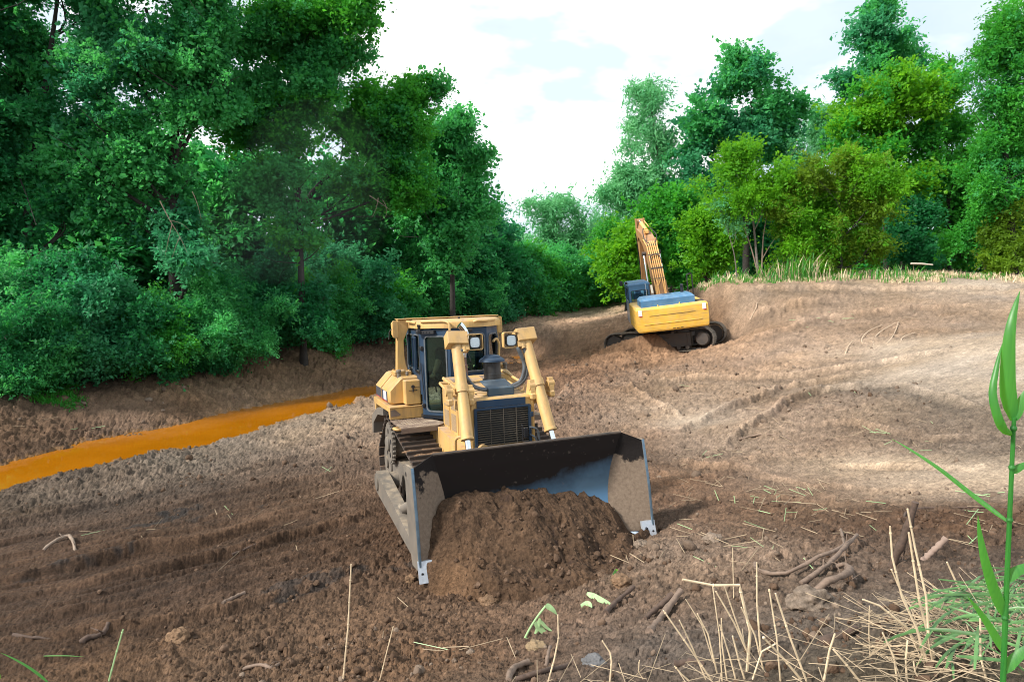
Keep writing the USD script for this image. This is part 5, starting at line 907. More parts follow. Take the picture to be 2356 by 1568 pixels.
def hash_(s): return sum(ord(c) * (i + 1) for i, c in enumerate(s)) % 97
def tree(name, label, category, D, base, lobes, mat_, trunk=None, tr=.16, leaf='broad', R=.42, dens=1.0, seed=1, bark=None, group=None, gap=.38, up=.25, dead=None, depth=.85):
    r = np.random.default_rng(seed * 17 + 3); bark = bark or BARK
    bp = at(base, 700, D); bz = float(base_z([bp[:2]])[0]); foot = np.array([bp[0], D, bz])
    M = mat4(t=foot); th = thing(name, label, category, M, group)
    dens, gap = (dens * .72, gap + .05) if (D > 33 and category == 'tree' and 'thicket' not in name and 'shade' not in name) else (dens, gap)
    pts = []; limbs = []; R = R * (1.0 if D < 29 else 1.25 if D < 40 else 1.5)
    tp_ = [foot - [0, 0, .3]] + ([at(x, y, D) for x, y in trunk] if trunk else [])
    lob = []
    for l in lobes:
        cx, cy, rx, ry = l[:4]; dD = l[4] if len(l) > 4 else r.uniform(-.35, .35) * (rx / FD * D); Dl = D + dD; c = at(cx, cy, Dl); ra = np.array([rx * 1.08, 0, ry * 1.08]) / FD * Dl; ra[1] = min(depth * (ra[0] + ra[2]) / 2, 4.0); lob.append((c, ra))
    sub = []
    for (c, ra), (cx, *_) in zip(lob, lobes):
        if ra.mean() < .8: sub.append((c, ra, cx, 1.0)); continue
        sub.append((c, ra * .72, cx, .55))
        for _ in range(4):
            dv = r.normal(size=3); dv /= np.linalg.norm(dv); sub.append((c + dv * ra * .58, ra * r.uniform(.42, .68), cx + 31 * _, .62))
    for c, ra, cx, share in sub:
        area = ra[0] * ra[2] * math.pi; n = int(dens * 15 * area / (R / .42) ** 2 * (1 + ra[1] / 3) * share); n = max(n, 10)
        nb = max(8, int(n / 8)); d = r.normal(size=(nb, 3)); d /= np.linalg.norm(d, axis=1, keepdims=True); d[:, 2] = np.where(d[:, 2] < -.3, d[:, 2] * .7, d[:, 2])
        tip = c + d * (r.random(nb) ** .40)[:, None] * ra * (.50 + 1.05 * meshkit.fbm(d * 1.6 + cx * .37 + seed, 2, seed))[:, None] * (1 + .34 * r.normal(size=(nb, 1)).clip(-1.2, 2.6)); bl_ = r.uniform(.45, 1.5, nb) * np.clip(ra.mean() * .45, .40, 1.1)
        bv = d + r.normal(size=(nb, 3)) * .35 + np.array([0, 0, up]); bv /= np.linalg.norm(bv, axis=1, keepdims=True)
        kk = meshkit.fbm(tip * .55 + seed * 3.3, 2, seed); w = np.where(kk > gap - (.12 if ra.mean() < 1.3 else 0), bl_, .03 * bl_); j = r.choice(nb, n, p=w / w.sum()); u = r.random(n)
        q = tip[j] - bv[j] * (u * bl_[j])[:, None] + r.normal(size=(n, 3)) * (.10 + .26 * u * bl_[j])[:, None] * np.array([1, 1, .8])
        q = q[q[:, 2] > base_z(q[:, :2]) + .12]; pts.append(q)
    P = np.vstack(pts)
    if not trunk: tp_ += [foot + (lob[0][0] - foot) * .6]
    tp_ = np.array(tp_); tpath = spline(tp_, 18) if len(tp_) > 2 else np.linspace(tp_[0], tp_[1], 8)
    rad = tr * .8 * np.linspace(1.25, .22, len(tpath)); rad[0] *= 1.3
    wood = [tube(tpath - foot, rad, 9)]
    for c, ra in lob:
        hz_ = tpath[:, 2]; want = min(max(foot[2] + .25 * (c[2] - foot[2]), c[2] - 1.2 * ra[2] - .3 * np.linalg.norm(c[:2] - tpath[-1, :2])), tpath[-1, 2]); i0 = int(np.argmin(np.abs(hz_ - want))); i0 = max(2, i0)
        s0 = tpath[i0]; mid = (s0 + c) / 2 + r.normal(size=3) * .15 * ra.max() + [0, 0, -.12 * ra.max()]
        lr = max(.016, rad[i0] * .55); path = spline([s0, mid, c], 9); wood.append(tube(path - foot, np.linspace(lr, lr * .3, 9), 6))
        for _ in range(3 + int(ra.max() * 1.5)):
            e = c + r.normal(size=3) * ra * .55; s1 = path[r.integers(3, 8)]; m1 = (s1 + e) / 2 + r.normal(size=3) * .12 * ra.max(); wood.append(tube(spline([s1, m1, e], 6) - foot, np.linspace(lr * .38, .008, 6), 5))
    part(th, 'trunk', wood, bark, 60)
    if dead:
        for k, (pa, w) in enumerate(dead):
            part(th, 'dead_branch', tube(spline([at(x, y, D + (q[0] if q else -2.5)) for x, y, *q in pa], 14) - foot, np.linspace(w, w * .25, 14), 6), TWIG, 60)
    pr = [('leaf_spray', m, mm_, False) for mm_ in (mat_ if isinstance(mat_, list) else [mat_]) for m in sprigs(leaf)]
    n = len(P); S_ = R * r.uniform(.7, 1.45, n)[:, None] * r.uniform(.75, 1.3, (n, 3)); q4 = np.zeros((n, 4)); yaw = r.uniform(0, 2 * np.pi, n); til = r.normal(size=(n, 2)) * .35; q4[:, 0] = np.cos(yaw / 2); q4[:, 3] = np.sin(yaw / 2); q4[:, 1:3] = til; q4 /= np.linalg.norm(q4, axis=1, keepdims=True)
    ii = r.integers(0, 3, n) + (3 * (meshkit.noise(P * .45 + seed, 5) + r.normal(size=n) * .13 > .56) if len(pr) > 3 else 0)
    scatter(th + '/crown', pr, P - foot, S_, q4, ii, kind=None)
    return len(P)
NT = 0
# --- the tall trees of the left bank
NT += tree('poplar_tree', 'tall dark tree at the left edge of the photo', 'tree', 22.5, 60, [(30, 90, 105, 120), (20, 320, 120, 150), (60, -110, 190, 120), (10, 540, 110, 120), (110, 250, 60, 60), (150, 480, 80, 70), (205, 10, 40, 60), (-120, 200, 120, 260), (65, 600, 80, 50, -1.2)], [F_DARK, F_POP], [(62, 600), (80, 380), (105, 200), (135, -20)], .26, 'broad', .42, 1.15, 2)
NT += tree('poplar_tree', 'broad leafy poplar with long dead branches hanging below its crown', 'tree', 22.5, 405, [(300, 110, 120, 120), (330, -70, 160, 110), (245, 250, 85, 100), (430, 60, 100, 120), (190, 375, 95, 60), (320, 330, 105, 75), (480, 190, 90, 100), (235, 460, 75, 48), (250, 120, 70, 100), (490, -80, 110, 100), (430, 270, 60, 50), (400, 420, 80, 45), (150, 330, 60, 45), (380, 150, 90, 90), (200, 180, 70, 90), (340, 400, 90, 50), (400, 540, 95, 55), (330, 500, 80, 50), (405, 600, 70, 50, -1.2)], [F_POP, F_TEAL],
           [(404, 640), (400, 430), (398, 260), (378, 160), (335, 20)], .27, 'broad', .40, 1.0, 3, dead=[([(368, 462), (392, 508), (414, 545), (430, 580)], .016), ([(396, 516), (388, 550), (380, 588)], .011), ([(414, 545), (404, 568), (396, 596)], .009), ([(392, 508), (412, 512), (436, 530)], .008), ([(442, 440), (455, 472), (463, 505)], .010)])
NT += tree('poplar_tree', 'tall bright poplar with a straight thin dark stem behind the bulldozer smoke', 'tree', 25, 694, [(650, 70, 95, 100), (770, 40, 85, 95), (720, -90, 150, 90), (605, 220, 80, 80), (560, 110, 75, 85), (800, 130, 50, 55), (640, 320, 85, 50), (735, 180, 80, 70), (555, 310, 60, 50), (830, 30, 30, 45), (600, 400, 60, 35), (690, 250, 60, 60), (690, 545, 85, 55), (640, 470, 70, 50), (700, 120, 110, 110), (660, 390, 70, 40), (520, 230, 50, 60)], [F_POP, F_MID], [(692, 600), (688, 470), (684, 250), (692, 60), (705, -90)], .15, 'broad', .40, .95, 4)
NT += tree('poplar_tree', 'leaning tree with a bright yellow-tinged crown reaching over the gap', 'tree', 27, 640, [(885, 275, 105, 52), (965, 215, 65, 36), (850, 330, 85, 42), (790, 290, 55, 50), (905, 395, 85, 45), (820, 430, 90, 48), (860, 225, 55, 40), (1000, 205, 32, 26), (930, 300, 60, 40), (925, 240, 60, 38), (870, 310, 90, 60), (930, 430, 80, 60)], [F_MID, F_POP], [(668, 560), (690, 490), (760, 400), (830, 365), (890, 330)], .22, 'broad', .40, 1.05, 5, dead=[([(850, 450), (880, 470), (900, 485)], .02), ([(870, 455), (865, 480), (855, 500)], .015), ([(880, 460), (890, 490), (878, 505)], .012), ([(740, 330), (770, 345), (790, 360)], .02)])
NT += tree('poplar_tree', 'rounded poplar at the right end of the tall left group', 'tree', 31, 1040, [(1035, 315, 72, 55), (1065, 385, 55, 50), (995, 410, 80, 55), (1020, 480, 105, 65), (950, 480, 80, 70), (1090, 350, 34, 34), (1060, 290, 42, 34), (1035, 420, 95, 70), (1000, 350, 50, 50), (1042, 555, 75, 55, -.8)], F_POP, [(1040, 560), (1036, 450), (1045, 330)], .17, 'broad', .42, 1.15, 6)
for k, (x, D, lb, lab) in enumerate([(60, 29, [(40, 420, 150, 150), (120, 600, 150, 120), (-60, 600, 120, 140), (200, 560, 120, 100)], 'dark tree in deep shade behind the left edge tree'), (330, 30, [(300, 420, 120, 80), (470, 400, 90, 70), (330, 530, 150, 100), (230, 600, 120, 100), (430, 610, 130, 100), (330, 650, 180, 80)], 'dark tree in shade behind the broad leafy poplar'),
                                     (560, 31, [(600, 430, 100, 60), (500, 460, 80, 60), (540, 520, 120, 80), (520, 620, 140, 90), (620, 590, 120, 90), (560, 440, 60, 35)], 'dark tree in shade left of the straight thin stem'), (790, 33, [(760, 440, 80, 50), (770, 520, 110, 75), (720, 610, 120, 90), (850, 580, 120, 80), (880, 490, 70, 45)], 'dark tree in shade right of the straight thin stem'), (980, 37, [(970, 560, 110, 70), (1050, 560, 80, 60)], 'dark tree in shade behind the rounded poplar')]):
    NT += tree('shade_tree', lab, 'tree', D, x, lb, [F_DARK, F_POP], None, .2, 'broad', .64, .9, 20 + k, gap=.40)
# --- shrubs along the left bank
SH = [(-10, 560, 892, 110, 17.9, 'F_DARK', 'dark shrub at the left edge above the mossy ground'), (95, 640, 884, 75, 18.3, 'F_DARK', 'low dark shrub second from the left edge'), (180, 560, 872, 85, 19.0, 'F_TEAL', 'bluish shrub with tall shoots left of the hanging dead branch'),
      (285, 585, 852, 85, 19.8, 'F_TEAL', 'pale speckled shrub below the hanging dead branch'), (372, 650, 846, 70, 20.6, 'F_MID', 'green shrub bulging lowest over the bank above the water'), (455, 600, 835, 85, 21.3, 'F_DARK', 'dark shrub right of the hanging dead branch'), (545, 610, 822, 75, 22.6, 'F_DARK', 'dark shrub between the hanging dead branch and the thin stem'),
      (640, 560, 806, 90, 24.5, 'F_TEAL', 'bluish shrub at the foot of the straight thin stem'), (735, 600, 795, 80, 26.5, 'F_MID', 'brighter shrub left of the bulldozer roof'), (815, 555, 785, 80, 28.3, 'F_TEAL', 'bluish shrub above the left end of the bulldozer roof'), (890, 590, 775, 65, 30.2, 'F_MID', 'yellowish-green shrub just over the bulldozer roof'),
      (965, 540, 757, 80, 33, 'F_DARK', 'dark shrub behind the exhaust of the bulldozer'), (1050, 500, 742, 80, 36, 'F_DARK', 'dark shrub over the right end of the bulldozer roof'), (1130, 452, 728, 75, 39, 'F_TEAL', 'tall bluish shrub next to the pale willow'), (1205, 540, 716, 60, 41, 'F_MID', 'green shrub in front of the pale willow'),
      (1275, 570, 708, 60, 43, 'F_MID', 'leafy green shrub right of centre under the willow'), (1345, 560, 702, 60, 45, 'F_MID', 'green shrub left of the excavator cab'), (1420, 500, 695, 65, 47, 'F_LITE', 'bright yellow-green bush behind the excavator cab')]
for k, (cx, top, bot, hw, D, mt, lab) in enumerate(SH):
    r = np.random.default_rng(300 + k); h = bot - top
    lb = [(cx + r.normal() * hw * .35, top + .18 * h + r.uniform(0, .1) * h, hw * .5, .18 * h), (cx + r.normal() * hw * .3, top + .30 * h, hw * .7, .2 * h, .6)]
    for t in (.42, .55, .68, .80, .90):
        for o in (-.75, -.1, .6): lb.append((cx + (o + r.normal() * .22) * hw, top + (t + r.normal() * .05) * h, hw * r.uniform(.38, .62), h * r.uniform(.10, .17), r.uniform(-1.0, .5) - (.5 if t > .7 else 0)))
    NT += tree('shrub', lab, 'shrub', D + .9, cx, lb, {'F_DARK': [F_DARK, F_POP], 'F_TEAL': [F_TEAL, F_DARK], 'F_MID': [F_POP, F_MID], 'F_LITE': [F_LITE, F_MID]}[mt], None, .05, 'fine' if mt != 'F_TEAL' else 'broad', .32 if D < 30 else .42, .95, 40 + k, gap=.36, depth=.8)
# --- centre and right
NT += tree('willow_tree', 'pale grey-green willow in the gap between the two groups of trees', 'tree', 54, 1290, [(1290, 480, 42, 48), (1262, 545, 55, 60), (1325, 540, 45, 55), (1300, 600, 90, 60), (1220, 470, 18, 16)], F_WILL, [(1290, 560)], .16, 'narrow', .6, 1.1, 61)
NT += tree('willow_tree', 'distant pale tree left of the slender silver poplar', 'tree', 58, 1385, [(1385, 520, 40, 35), (1370, 570, 50, 50), (1430, 540, 45, 45)], F_WILL, None, .14, 'narrow', .6, 1.0, 62)
NT += tree('poplar_tree', 'slender silver poplar with sky showing through, left of the round-crowned tree', 'tree', 49, 1545, [(1495, 240, 42, 50), (1478, 320, 48, 60), (1528, 330, 38, 60), (1450, 405, 45, 38), (1500, 410, 50, 42), (1418, 445, 38, 42), (1540, 430, 40, 40), (1462, 455, 55, 35)], F_WILL, [(1540, 520), (1525, 430), (1508, 320), (1495, 215)], .16, 'narrow', .55, .62, 63, bark=BARK_L, gap=.45)
NT += tree('poplar_tree', 'large round-crowned bluish tree behind the excavator', 'tree', 47, 1715, [(1712, 205, 62, 62), (1655, 265, 75, 62), (1768, 255, 65, 62), (1826, 262, 30, 32), (1608, 330, 52, 70), (1700, 330, 100, 75), (1790, 330, 45, 42), (1600, 420, 60, 55), (1660, 410, 60, 50), (1700, 150, 26, 26)], [F_TEAL, F_POP], [(1716, 520), (1715, 400), (1712, 260)], .28, 'broad', .5, 1.1, 64)
NT += tree('maple_tree', 'yellow-green bushy tree directly right of the excavator boom', 'tree', 38.5, 1625, [(1622, 500, 55, 38), (1590, 545, 50, 45), (1655, 550, 50, 48), (1620, 585, 65, 40), (1640, 620, 50, 26)], F_LITE, [(1622, 560)], .10, 'broad', .40, 1.3, 65)
NT += tree('maple_tree', 'green bush right behind the excavator boom', 'tree', 42, 1530, [(1510, 510, 60, 45), (1560, 470, 55, 45), (1545, 570, 50, 55), (1500, 590, 50, 60), (1575, 630, 40, 30)], F_MID, None, .10, 'broad', .45, 1.3, 66)
NT += tree('maple_tree', 'yellow-green bush left behind the excavator boom', 'tree', 41, 1440, [(1445, 560, 48, 50), (1420, 620, 50, 48), (1470, 640, 45, 45), (1400, 590, 35, 40)], F_LITE, None, .10, 'broad', .42, 1.2, 67)
NT += tree('young_tree', 'airy yellow-green sapling on thin forked trunks above the bank edge', 'tree', 34.5, 1744, [(1702, 345, 42, 28), (1690, 390, 55, 34), (1725, 425, 45, 42), (1655, 440, 38, 22), (1760, 450, 45, 45), (1700, 470, 42, 30), (1790, 400, 26, 45)], F_LITE, [(1738, 560), (1728, 470), (1705, 350)], .075, 'fine', .38, .75, 68, bark=BARK_L, dead=[([(1752, 640, 0), (1755, 560, 0), (1768, 480, 0)], .05), ([(1744, 636, 0), (1725, 560, 0), (1700, 500, 0)], .045), ([(1752, 600, 0), (1775, 560, 0), (1790, 540, 0)], .03)])
NT += tree('young_tree', 'thin leaning sapling left of the forked sapling', 'tree', 34.5, 1694, [(1672, 500, 22, 24), (1690, 520, 22, 26), (1650, 475, 24, 20)], F_WILL, [(1690, 590), (1680, 550), (1664, 500)], .04, 'fine', .32, .6, 69, bark=BARK_L)
NT += tree('young_tree', 'nearly bare grey sapling standing against the bright sky', 'tree', 46, 1838, [(1835, 330, 24, 26), (1850, 380, 30, 30), (1820, 380, 26, 30)], F_WILL, [(1838, 480), (1842, 400), (1834, 320)], .05, 'sparse', .4, .35, 70, bark=BARK_L, dead=[([(1840, 420, 0), (1850, 370, 0), (1858, 330, 0)], .03), ([(1838, 410, 0), (1825, 360, 0), (1822, 325, 0)], .025)])
NT += tree('shrub', 'large olive-brown bush hanging over the middle of the bank edge', 'shrub', 34.5, 1935, [(1880, 410, 72, 48), (1960, 390, 75, 52), (1845, 490, 80, 60), (1955, 480, 95, 66), (2020, 450, 55, 60), (1930, 565, 115, 55), (1820, 560, 50, 40), (2010, 560, 50, 50), (1900, 610, 90, 26)], [F_OLIV, F_LITE], [(1935, 560), (1940, 480)], .10, 'fine', .36, 1.15, 71)
NT += tree('maple_tree', 'broad yellow-green tree below the pointed poplar top', 'tree', 40, 2075, [(2030, 240, 95, 55), (1958, 270, 66, 48), (2115, 240, 75, 52), (2060, 320, 115, 66), (1975, 345, 80, 50), (2145, 310, 55, 60), (2090, 420, 80, 60)], [F_LITE, F_MID], [(2075, 520), (2072, 420), (2050, 280)], .16, 'broad', .44, 1.1, 72)
NT += tree('poplar_tree', 'tall pointed poplar whose top touches the upper edge of the photo', 'tree', 46, 2035, [(2025, 12, 26, 46), (2018, 75, 48, 46), (2035, 120, 60, 50), (1995, 165, 48, 42), (2085, 165, 42, 42), (1955, 190, 34, 30), (2040, 200, 60, 40)], [F_POP, F_TEAL], [(2034, 400), (2032, 220), (2026, 10)], .20, 'broad', .46, .95, 73)
NT += tree('willow_tree', 'small weeping pale tree left of the broad yellow-green tree', 'tree', 51, 1898, [(1900, 270, 30, 26), (1888, 310, 30, 40), (1915, 320, 30, 40)], F_WILL, None, .10, 'narrow', .5, 1.2, 74)
NT += tree('poplar_tree', 'slim tree with a spiky top between the poplar and the right edge', 'tree', 41, 2180, [(2172, 145, 18, 38), (2172, 215, 42, 42), (2195, 290, 55, 55), (2215, 380, 60, 62), (2180, 400, 55, 55), (2190, 490, 75, 65), (2170, 575, 70, 48), (2240, 580, 45, 45)], F_MID, [(2182, 500), (2178, 300), (2172, 140)], .14, 'broad', .42, 1.0, 75)
NT += tree('poplar_tree', 'tall tree at the right edge of the photo', 'tree', 33, 2330, [(2330, 50, 48, 75), (2285, 115, 55, 48), (2250, 165, 34, 18), (2330, 200, 75, 66), (2290, 300, 62, 62), (2345, 390, 56, 75), (2290, 420, 55, 55), (2370, 120, 60, 90), (2400, 300, 60, 100)], [F_MID, F_POP], [(2325, 500), (2312, 300), (2322, 20)], .20, 'fine', .40, 1.05, 76)
NT += tree('birch_tree', 'young pale-stemmed birch in front of the right edge tree', 'tree', 34.5, 2262, [(2248, 395, 36, 44), (2262, 470, 45, 50), (2240, 545, 50, 48), (2285, 560, 40, 45)], F_MID, [(2268, 560), (2272, 470), (2282, 330)], .06, 'broad', .36, 1.0, 77, bark=BARK_L)
NT += tree('shrub', 'shrub with yellowing leaves at the foot of the right edge tree', 'shrub', 33.5, 2330, [(2320, 480, 45, 40), (2310, 545, 52, 44), (2345, 570, 50, 40), (2320, 600, 60, 28)], F_OLIV, None, .05, 'fine', .34, 1.2, 78)
NT += tree('shrub', 'dark green shrub between the olive bush and the slim spiky tree', 'shrub', 38, 2100, [(2095, 500, 55, 50), (2080, 565, 55, 46), (2130, 590, 45, 34)], F_DARK, None, .06, 'broad', .42, 1.25, 79)
for k, (x, D, lb, lab) in enumerate([(1620, 56, [(1620, 520, 120, 70), (1560, 560, 110, 70), (1700, 560, 110, 80), (1620, 625, 150, 34), (1540, 640, 90, 34)], 'dark thicket tree far behind the excavator boom'), (1850, 50, [(1800, 520, 100, 80), (1900, 480, 100, 80), (1850, 590, 150, 50), (1760, 560, 80, 60), (1760, 626, 130, 30), (1900, 626, 140, 30)], 'dark thicket tree behind the forked sapling'),
                                     (2100, 49, [(2060, 480, 130, 90), (2180, 470, 120, 90), (2120, 580, 180, 50), (2040, 626, 140, 30), (2190, 624, 120, 30)], 'dark thicket tree behind the broad yellow-green tree'), (2330, 44, [(2300, 400, 110, 110), (2360, 520, 130, 90), (2440, 350, 100, 160), (2290, 620, 110, 34), (2400, 615, 110, 40)], 'dark thicket tree behind the right edge tree'), (1200, 60, [(1150, 560, 110, 70), (1240, 600, 100, 60), (1300, 660, 130, 40), (1420, 650, 90, 40)], 'dark thicket tree far behind the bluish shrub')]):
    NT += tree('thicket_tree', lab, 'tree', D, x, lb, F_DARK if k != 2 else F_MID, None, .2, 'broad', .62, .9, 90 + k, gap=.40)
import sys; print('leaf sprays', NT, file=sys.stderr)

# ------------------------------------------------------------------ reeds and grass at the edge of the terrace
def blades(n, r0, h, w, seed, lean=.35, dry=False):
    r = np.random.default_rng(seed); V = []; F = []
    for k in range(n):
        a = r.uniform(0, 6.283); b = np.array([math.cos(a), math.sin(a), 0]) * r0 * math.sqrt(r.random()); H = h * r.uniform(.55, 1.15); dr_ = r.uniform(0, 6.283); ld = np.array([math.cos(dr_), math.sin(dr_), 0]) * H * lean * r.random()
        sd = np.array([-math.sin(dr_ + r.normal() * .6), math.cos(dr_), 0]) * w * .5 * r.uniform(.7, 1.3)
        pts = [b + ld * t * t + np.array([0, 0, H * t * (1 - .25 * t * t * r.random() * (0 if dry else 1))]) for t in (0, .4, .75, 1)]
        i = len(V); V += [pts[0] - sd * .7, pts[0] + sd * .7, pts[1] - sd, pts[1] + sd, pts[2] - sd * .7, pts[2] + sd * .7, pts[3]]
        F += [(i, i + 1, i + 3), (i, i + 3, i + 2), (i + 2, i + 3, i + 5), (i + 2, i + 5, i + 4), (i + 4, i + 5, i + 6)]
    return trimesh.Trimesh(np.array(V), np.array(F), process=False)
for k, (x, D, h, n, lab) in enumerate([(1662, 34.6, .9, 34, 'dry reed tuft at the left end of the terrace edge'), (1705, 34.2, 1.0, 36, 'reed tuft under the thin leaning sapling'), (1730, 33.9, .8, 30, 'low reed tuft left of the forked trunks'), (1775, 33.6, 1.5, 50, 'reed tuft right of the forked trunks'), (1815, 33.4, 1.9, 60, 'tall reed tuft left of the tallest reeds'),
                                       (1848, 33.3, 2.4, 70, 'tallest bright reed tuft at the terrace edge'), (1885, 33.1, 1.7, 50, 'reed tuft in front of the olive bush'), (1945, 32.9, .9, 36, 'low dry tuft below the olive bush'), (2000, 32.7, .8, 34, 'low dry tuft right below the olive bush'), (2035, 32.6, 1.0, 34, 'straw tuft at the right end of the olive bush'), (2075, 32.5, 1.1, 40, 'reed tuft beside the pale fallen log')]):
    p = at(x, 645, D); p[2] = base_z([p[:2]])[0] - .05; th = thing('reed_tuft', lab, 'reeds', mat4(t=p))
    part(th, 'green_blades', blades(n * 2 // 3, .75, h * .8, .045, 500 + k, .9), REED_G, False, kind='stuff'); part(th, 'dry_stalks', blades(n // 2, .7, h * .6, .035, 600 + k, .8, True), STRAW, False, kind='stuff')
rg_ = np.random.default_rng(77)
GP = []
for x in rg_.uniform(1600, 2700, 1500):
    D = 32.5 - (x - 1760) * .0045 + rg_.exponential(2.2) + rg_.uniform(-.2, .6); p = at(x, 645, D); GP.append(p)
GP = np.array(GP); GP[:, 2] = base_z(GP[:, :2]) - .02; gidx = (rg_.random(len(GP)) < .55).astype(int)
gq = np.zeros((len(GP), 4)); ya = rg_.uniform(0, 6.28, len(GP)); gq[:, 0], gq[:, 3] = np.cos(ya / 2), np.sin(ya / 2)
keepg = (meshkit.noise(np.c_[GP[:, :2] * .8, GP[:, 2] * 0], 3) > np.where(GP[:, 0] > 14, .52, .30)); GP, gq, gidx, ya = GP[keepg], None, gidx[keepg], rg_.uniform(0, 6.28, keepg.sum()); gq = np.zeros((len(GP), 4)); gq[:, 0], gq[:, 3] = np.cos(ya / 2), np.sin(ya / 2)
scatter('/World/terrace_grass', [('grass_tuft', blades(16, .28, .42, .03, 801, .7), REED_G, False), ('straw_tuft', blades(16, .3, .34, .03, 802, 1.2, True), STRAW, False)], GP, rg_.uniform(.35, 1.05, len(GP)), gq, gidx, 'strip of green and straw-coloured grass along the terrace top', 'grass')
GP = np.array([at(x, 700, D) for x, D in zip(rg_.uniform(-60, 170, 300), rg_.uniform(17.9, 19.6, 300))]); GP[:, 2] = base_z(GP[:, :2]) - .01; ya = rg_.uniform(0, 6.28, len(GP)); gq = np.zeros((len(GP), 4)); gq[:, 0], gq[:, 3] = np.cos(ya / 2), np.sin(ya / 2)
scatter('/World/moss_grass', [('grass_tuft', blades(20, .2, .13, .02, 803, 1.3), F_MID, False)], GP, rg_.uniform(.6, 1.4, len(GP)), gq, np.zeros(len(GP), int), 'low bright green ground cover under the leftmost shrubs', 'ground cover')
lg = [at(2096, 606, 33), at(2146, 609, 33)]; single('fallen_log', tube([lg[0], (lg[0] + lg[1]) / 2 + [0, 0, .02], lg[1]], [.05, .045, .035], 8), plain('bleached_wood', (.55, .47, .38), .8, var=.2), 'bleached thin log caught in the grass at the terrace top', 'log')

# ------------------------------------------------------------------ foreground: cut stalks, sticks, litter, the tall reed
def on_ray(dx, dy, D): return at(dx, dy, D)
def stalk_path(px):
    """px from base to tip in picture units; all on the plane through the base's ground point, tip a little nearer or farther."""
    b = px[0]; g_ = ghit(b[0], min(b[1], 1566)); D = g_[1]
    P = [at(x, y, D) for x, y in px]
    if b[1] >= 1560: P = [P[0] + (P[0] - P[1]) / np.linalg.norm(P[0] - P[1]) * .35] + P
    else: P[0] = g_ - [0, 0, .02]
    return np.array(P)
Z5b = lambda x, y: (1495.5 + x * .3652, 1092.9 + y * .3652)
Z10 = lambda x, y: (862.8 + x * .3418, 1207.9 + y * .3418)
Z4b = lambda x, y: (x * .3418, 1092.9 + y * .3418)
SL = 'cut straw-coloured reed stalk standing in the stubble at the bottom right'
def stalk(px, r=.0045, lab=SL, grp='standing stubble stalks', m=None, name='reed_stalk'):
    P = stalk_path(px); n = len(P); r = r * .82; P[1:-1] += np.random.default_rng(int(px[0][0] * 13)).normal(size=(n - 2, 3)) * .008
    segs = tube(P, np.linspace(r * 1.15, r * .8, n), 7)
    mm = [segs]
    L_ = np.r_[0, np.cumsum(np.linalg.norm(np.diff(P, axis=0), axis=1))]
    for t in np.arange(.12, L_[-1], .17):
        c = np.array([np.interp(t, L_, P[:, k]) for k in range(3)]); c2 = np.array([np.interp(min(t + .02, L_[-1]), L_, P[:, k]) for k in range(3)]); d = c2 - c
        if np.linalg.norm(d) > 1e-4: mm.append(lathe([(-.004, r * 1.0), (0, r * 1.35), (.005, r * 1.0)], c, d, 7))
    single(name, mm, m or STRAW, lab, 'reed stalk', grp, smooth=50)
for px, r in [(((528, 780), (525, 640), (520, 455)), .0042), (((700, 1120), (690, 800), (672, 548)), .006), (((822, 1300), (790, 1000), (750, 715)), .005), (((985, 1300), (890, 1000), (790, 742)), .006), (((380, 1300), (220, 1040), (85, 850)), .006), (((335, 1300), (270, 1090), (185, 910)), .005),
              (((410, 1180), (310, 960), (225, 780)), .004), (((430, 1250), (360, 1010), (298, 870)), .005), (((455, 1300), (430, 1000), (395, 700)), .004), (((640, 1150), (530, 930), (415, 730)), .006), (((610, 1080), (540, 900), (470, 700)), .005), (((720, 1220), (650, 1010), (575, 830)), .005), (((960, 1300), (840, 1150), (715, 1020)), .007),
              (((1090, 1300), (1130, 1120), (1165, 995)), .006), (((1330, 1300), (1240, 1180), (1155, 1095)), .006), (((1790, 1190), (1755, 1000), (1720, 780), (1665, 480), (1622, 210)), .0055), (((1765, 1200), (1680, 980), (1590, 770), (1545, 520), (1512, 320)), .0052), (((1740, 1180), (1660, 960), (1520, 590)), .004), (((1800, 1150), (1690, 800), (1630, 360)), .006),
              (((1740, 1130), (1600, 960), (1440, 830), (1340, 780)), .006), (((1985, 775), (1930, 660), (1870, 545)), .007), (((1390, 1150), (1378, 1000), (1382, 820)), .003), (((545, 1290), (500, 1150), (440, 940)), .005), (((500, 1300), (470, 1080), (450, 900)), .0045), (((590, 1290), (560, 1190), (520, 1010)), .006), (((1560, 1300), (1530, 1150), (1465, 990)), .005),
              (((1640, 1300), (1630, 1150), (1622, 1040)), .005), (((1700, 1300), (1672, 1230), (1660, 1170)), .005), (((2120, 1300), (2105, 1150), (2080, 900)), .005), (((250, 1300), (200, 1240), (155, 1200)), .006), (((640, 1290), (700, 1120), (790, 1060)), .006), (((610, 1240), (640, 1000), (585, 720), (560, 700), (400, 680), (205, 655)), .0085)]:
    lab, grp = SL, 'standing stubble stalks'
    if px[-1] == (1622, 210): lab, grp = 'tallest straw stalk, thin and pale, at the right of the stubble', None
    if px[-1] == (1512, 320): lab, grp = 'second tallest straw stalk, just left of the tallest one', None
    if px[-1] == (1630, 360): lab, grp = 'straw stalk with a peeling sheath beside the tallest one', None
    if px[-1] == (1870, 545): lab, grp = 'thick pale stalk leaning left beside the pile of green reed leaves', None
    if px[-1] == (85, 850): lab, grp = 'leftmost long straw stalk of the stubble, leaning far to the left', None
    if px[-1] == (1340, 780): lab, grp = 'straw stalk bent over to the left in the middle of the stubble', None
    if px[-1] == (520, 455): lab, grp = 'thin upright straw stalk rising highest at the left of the stubble', None
    if len(px) == 6: lab, grp = 'thick straw stalk snapped over to the left near its top', None
    stalk([Z5b(*p) for p in px], r, lab, grp)
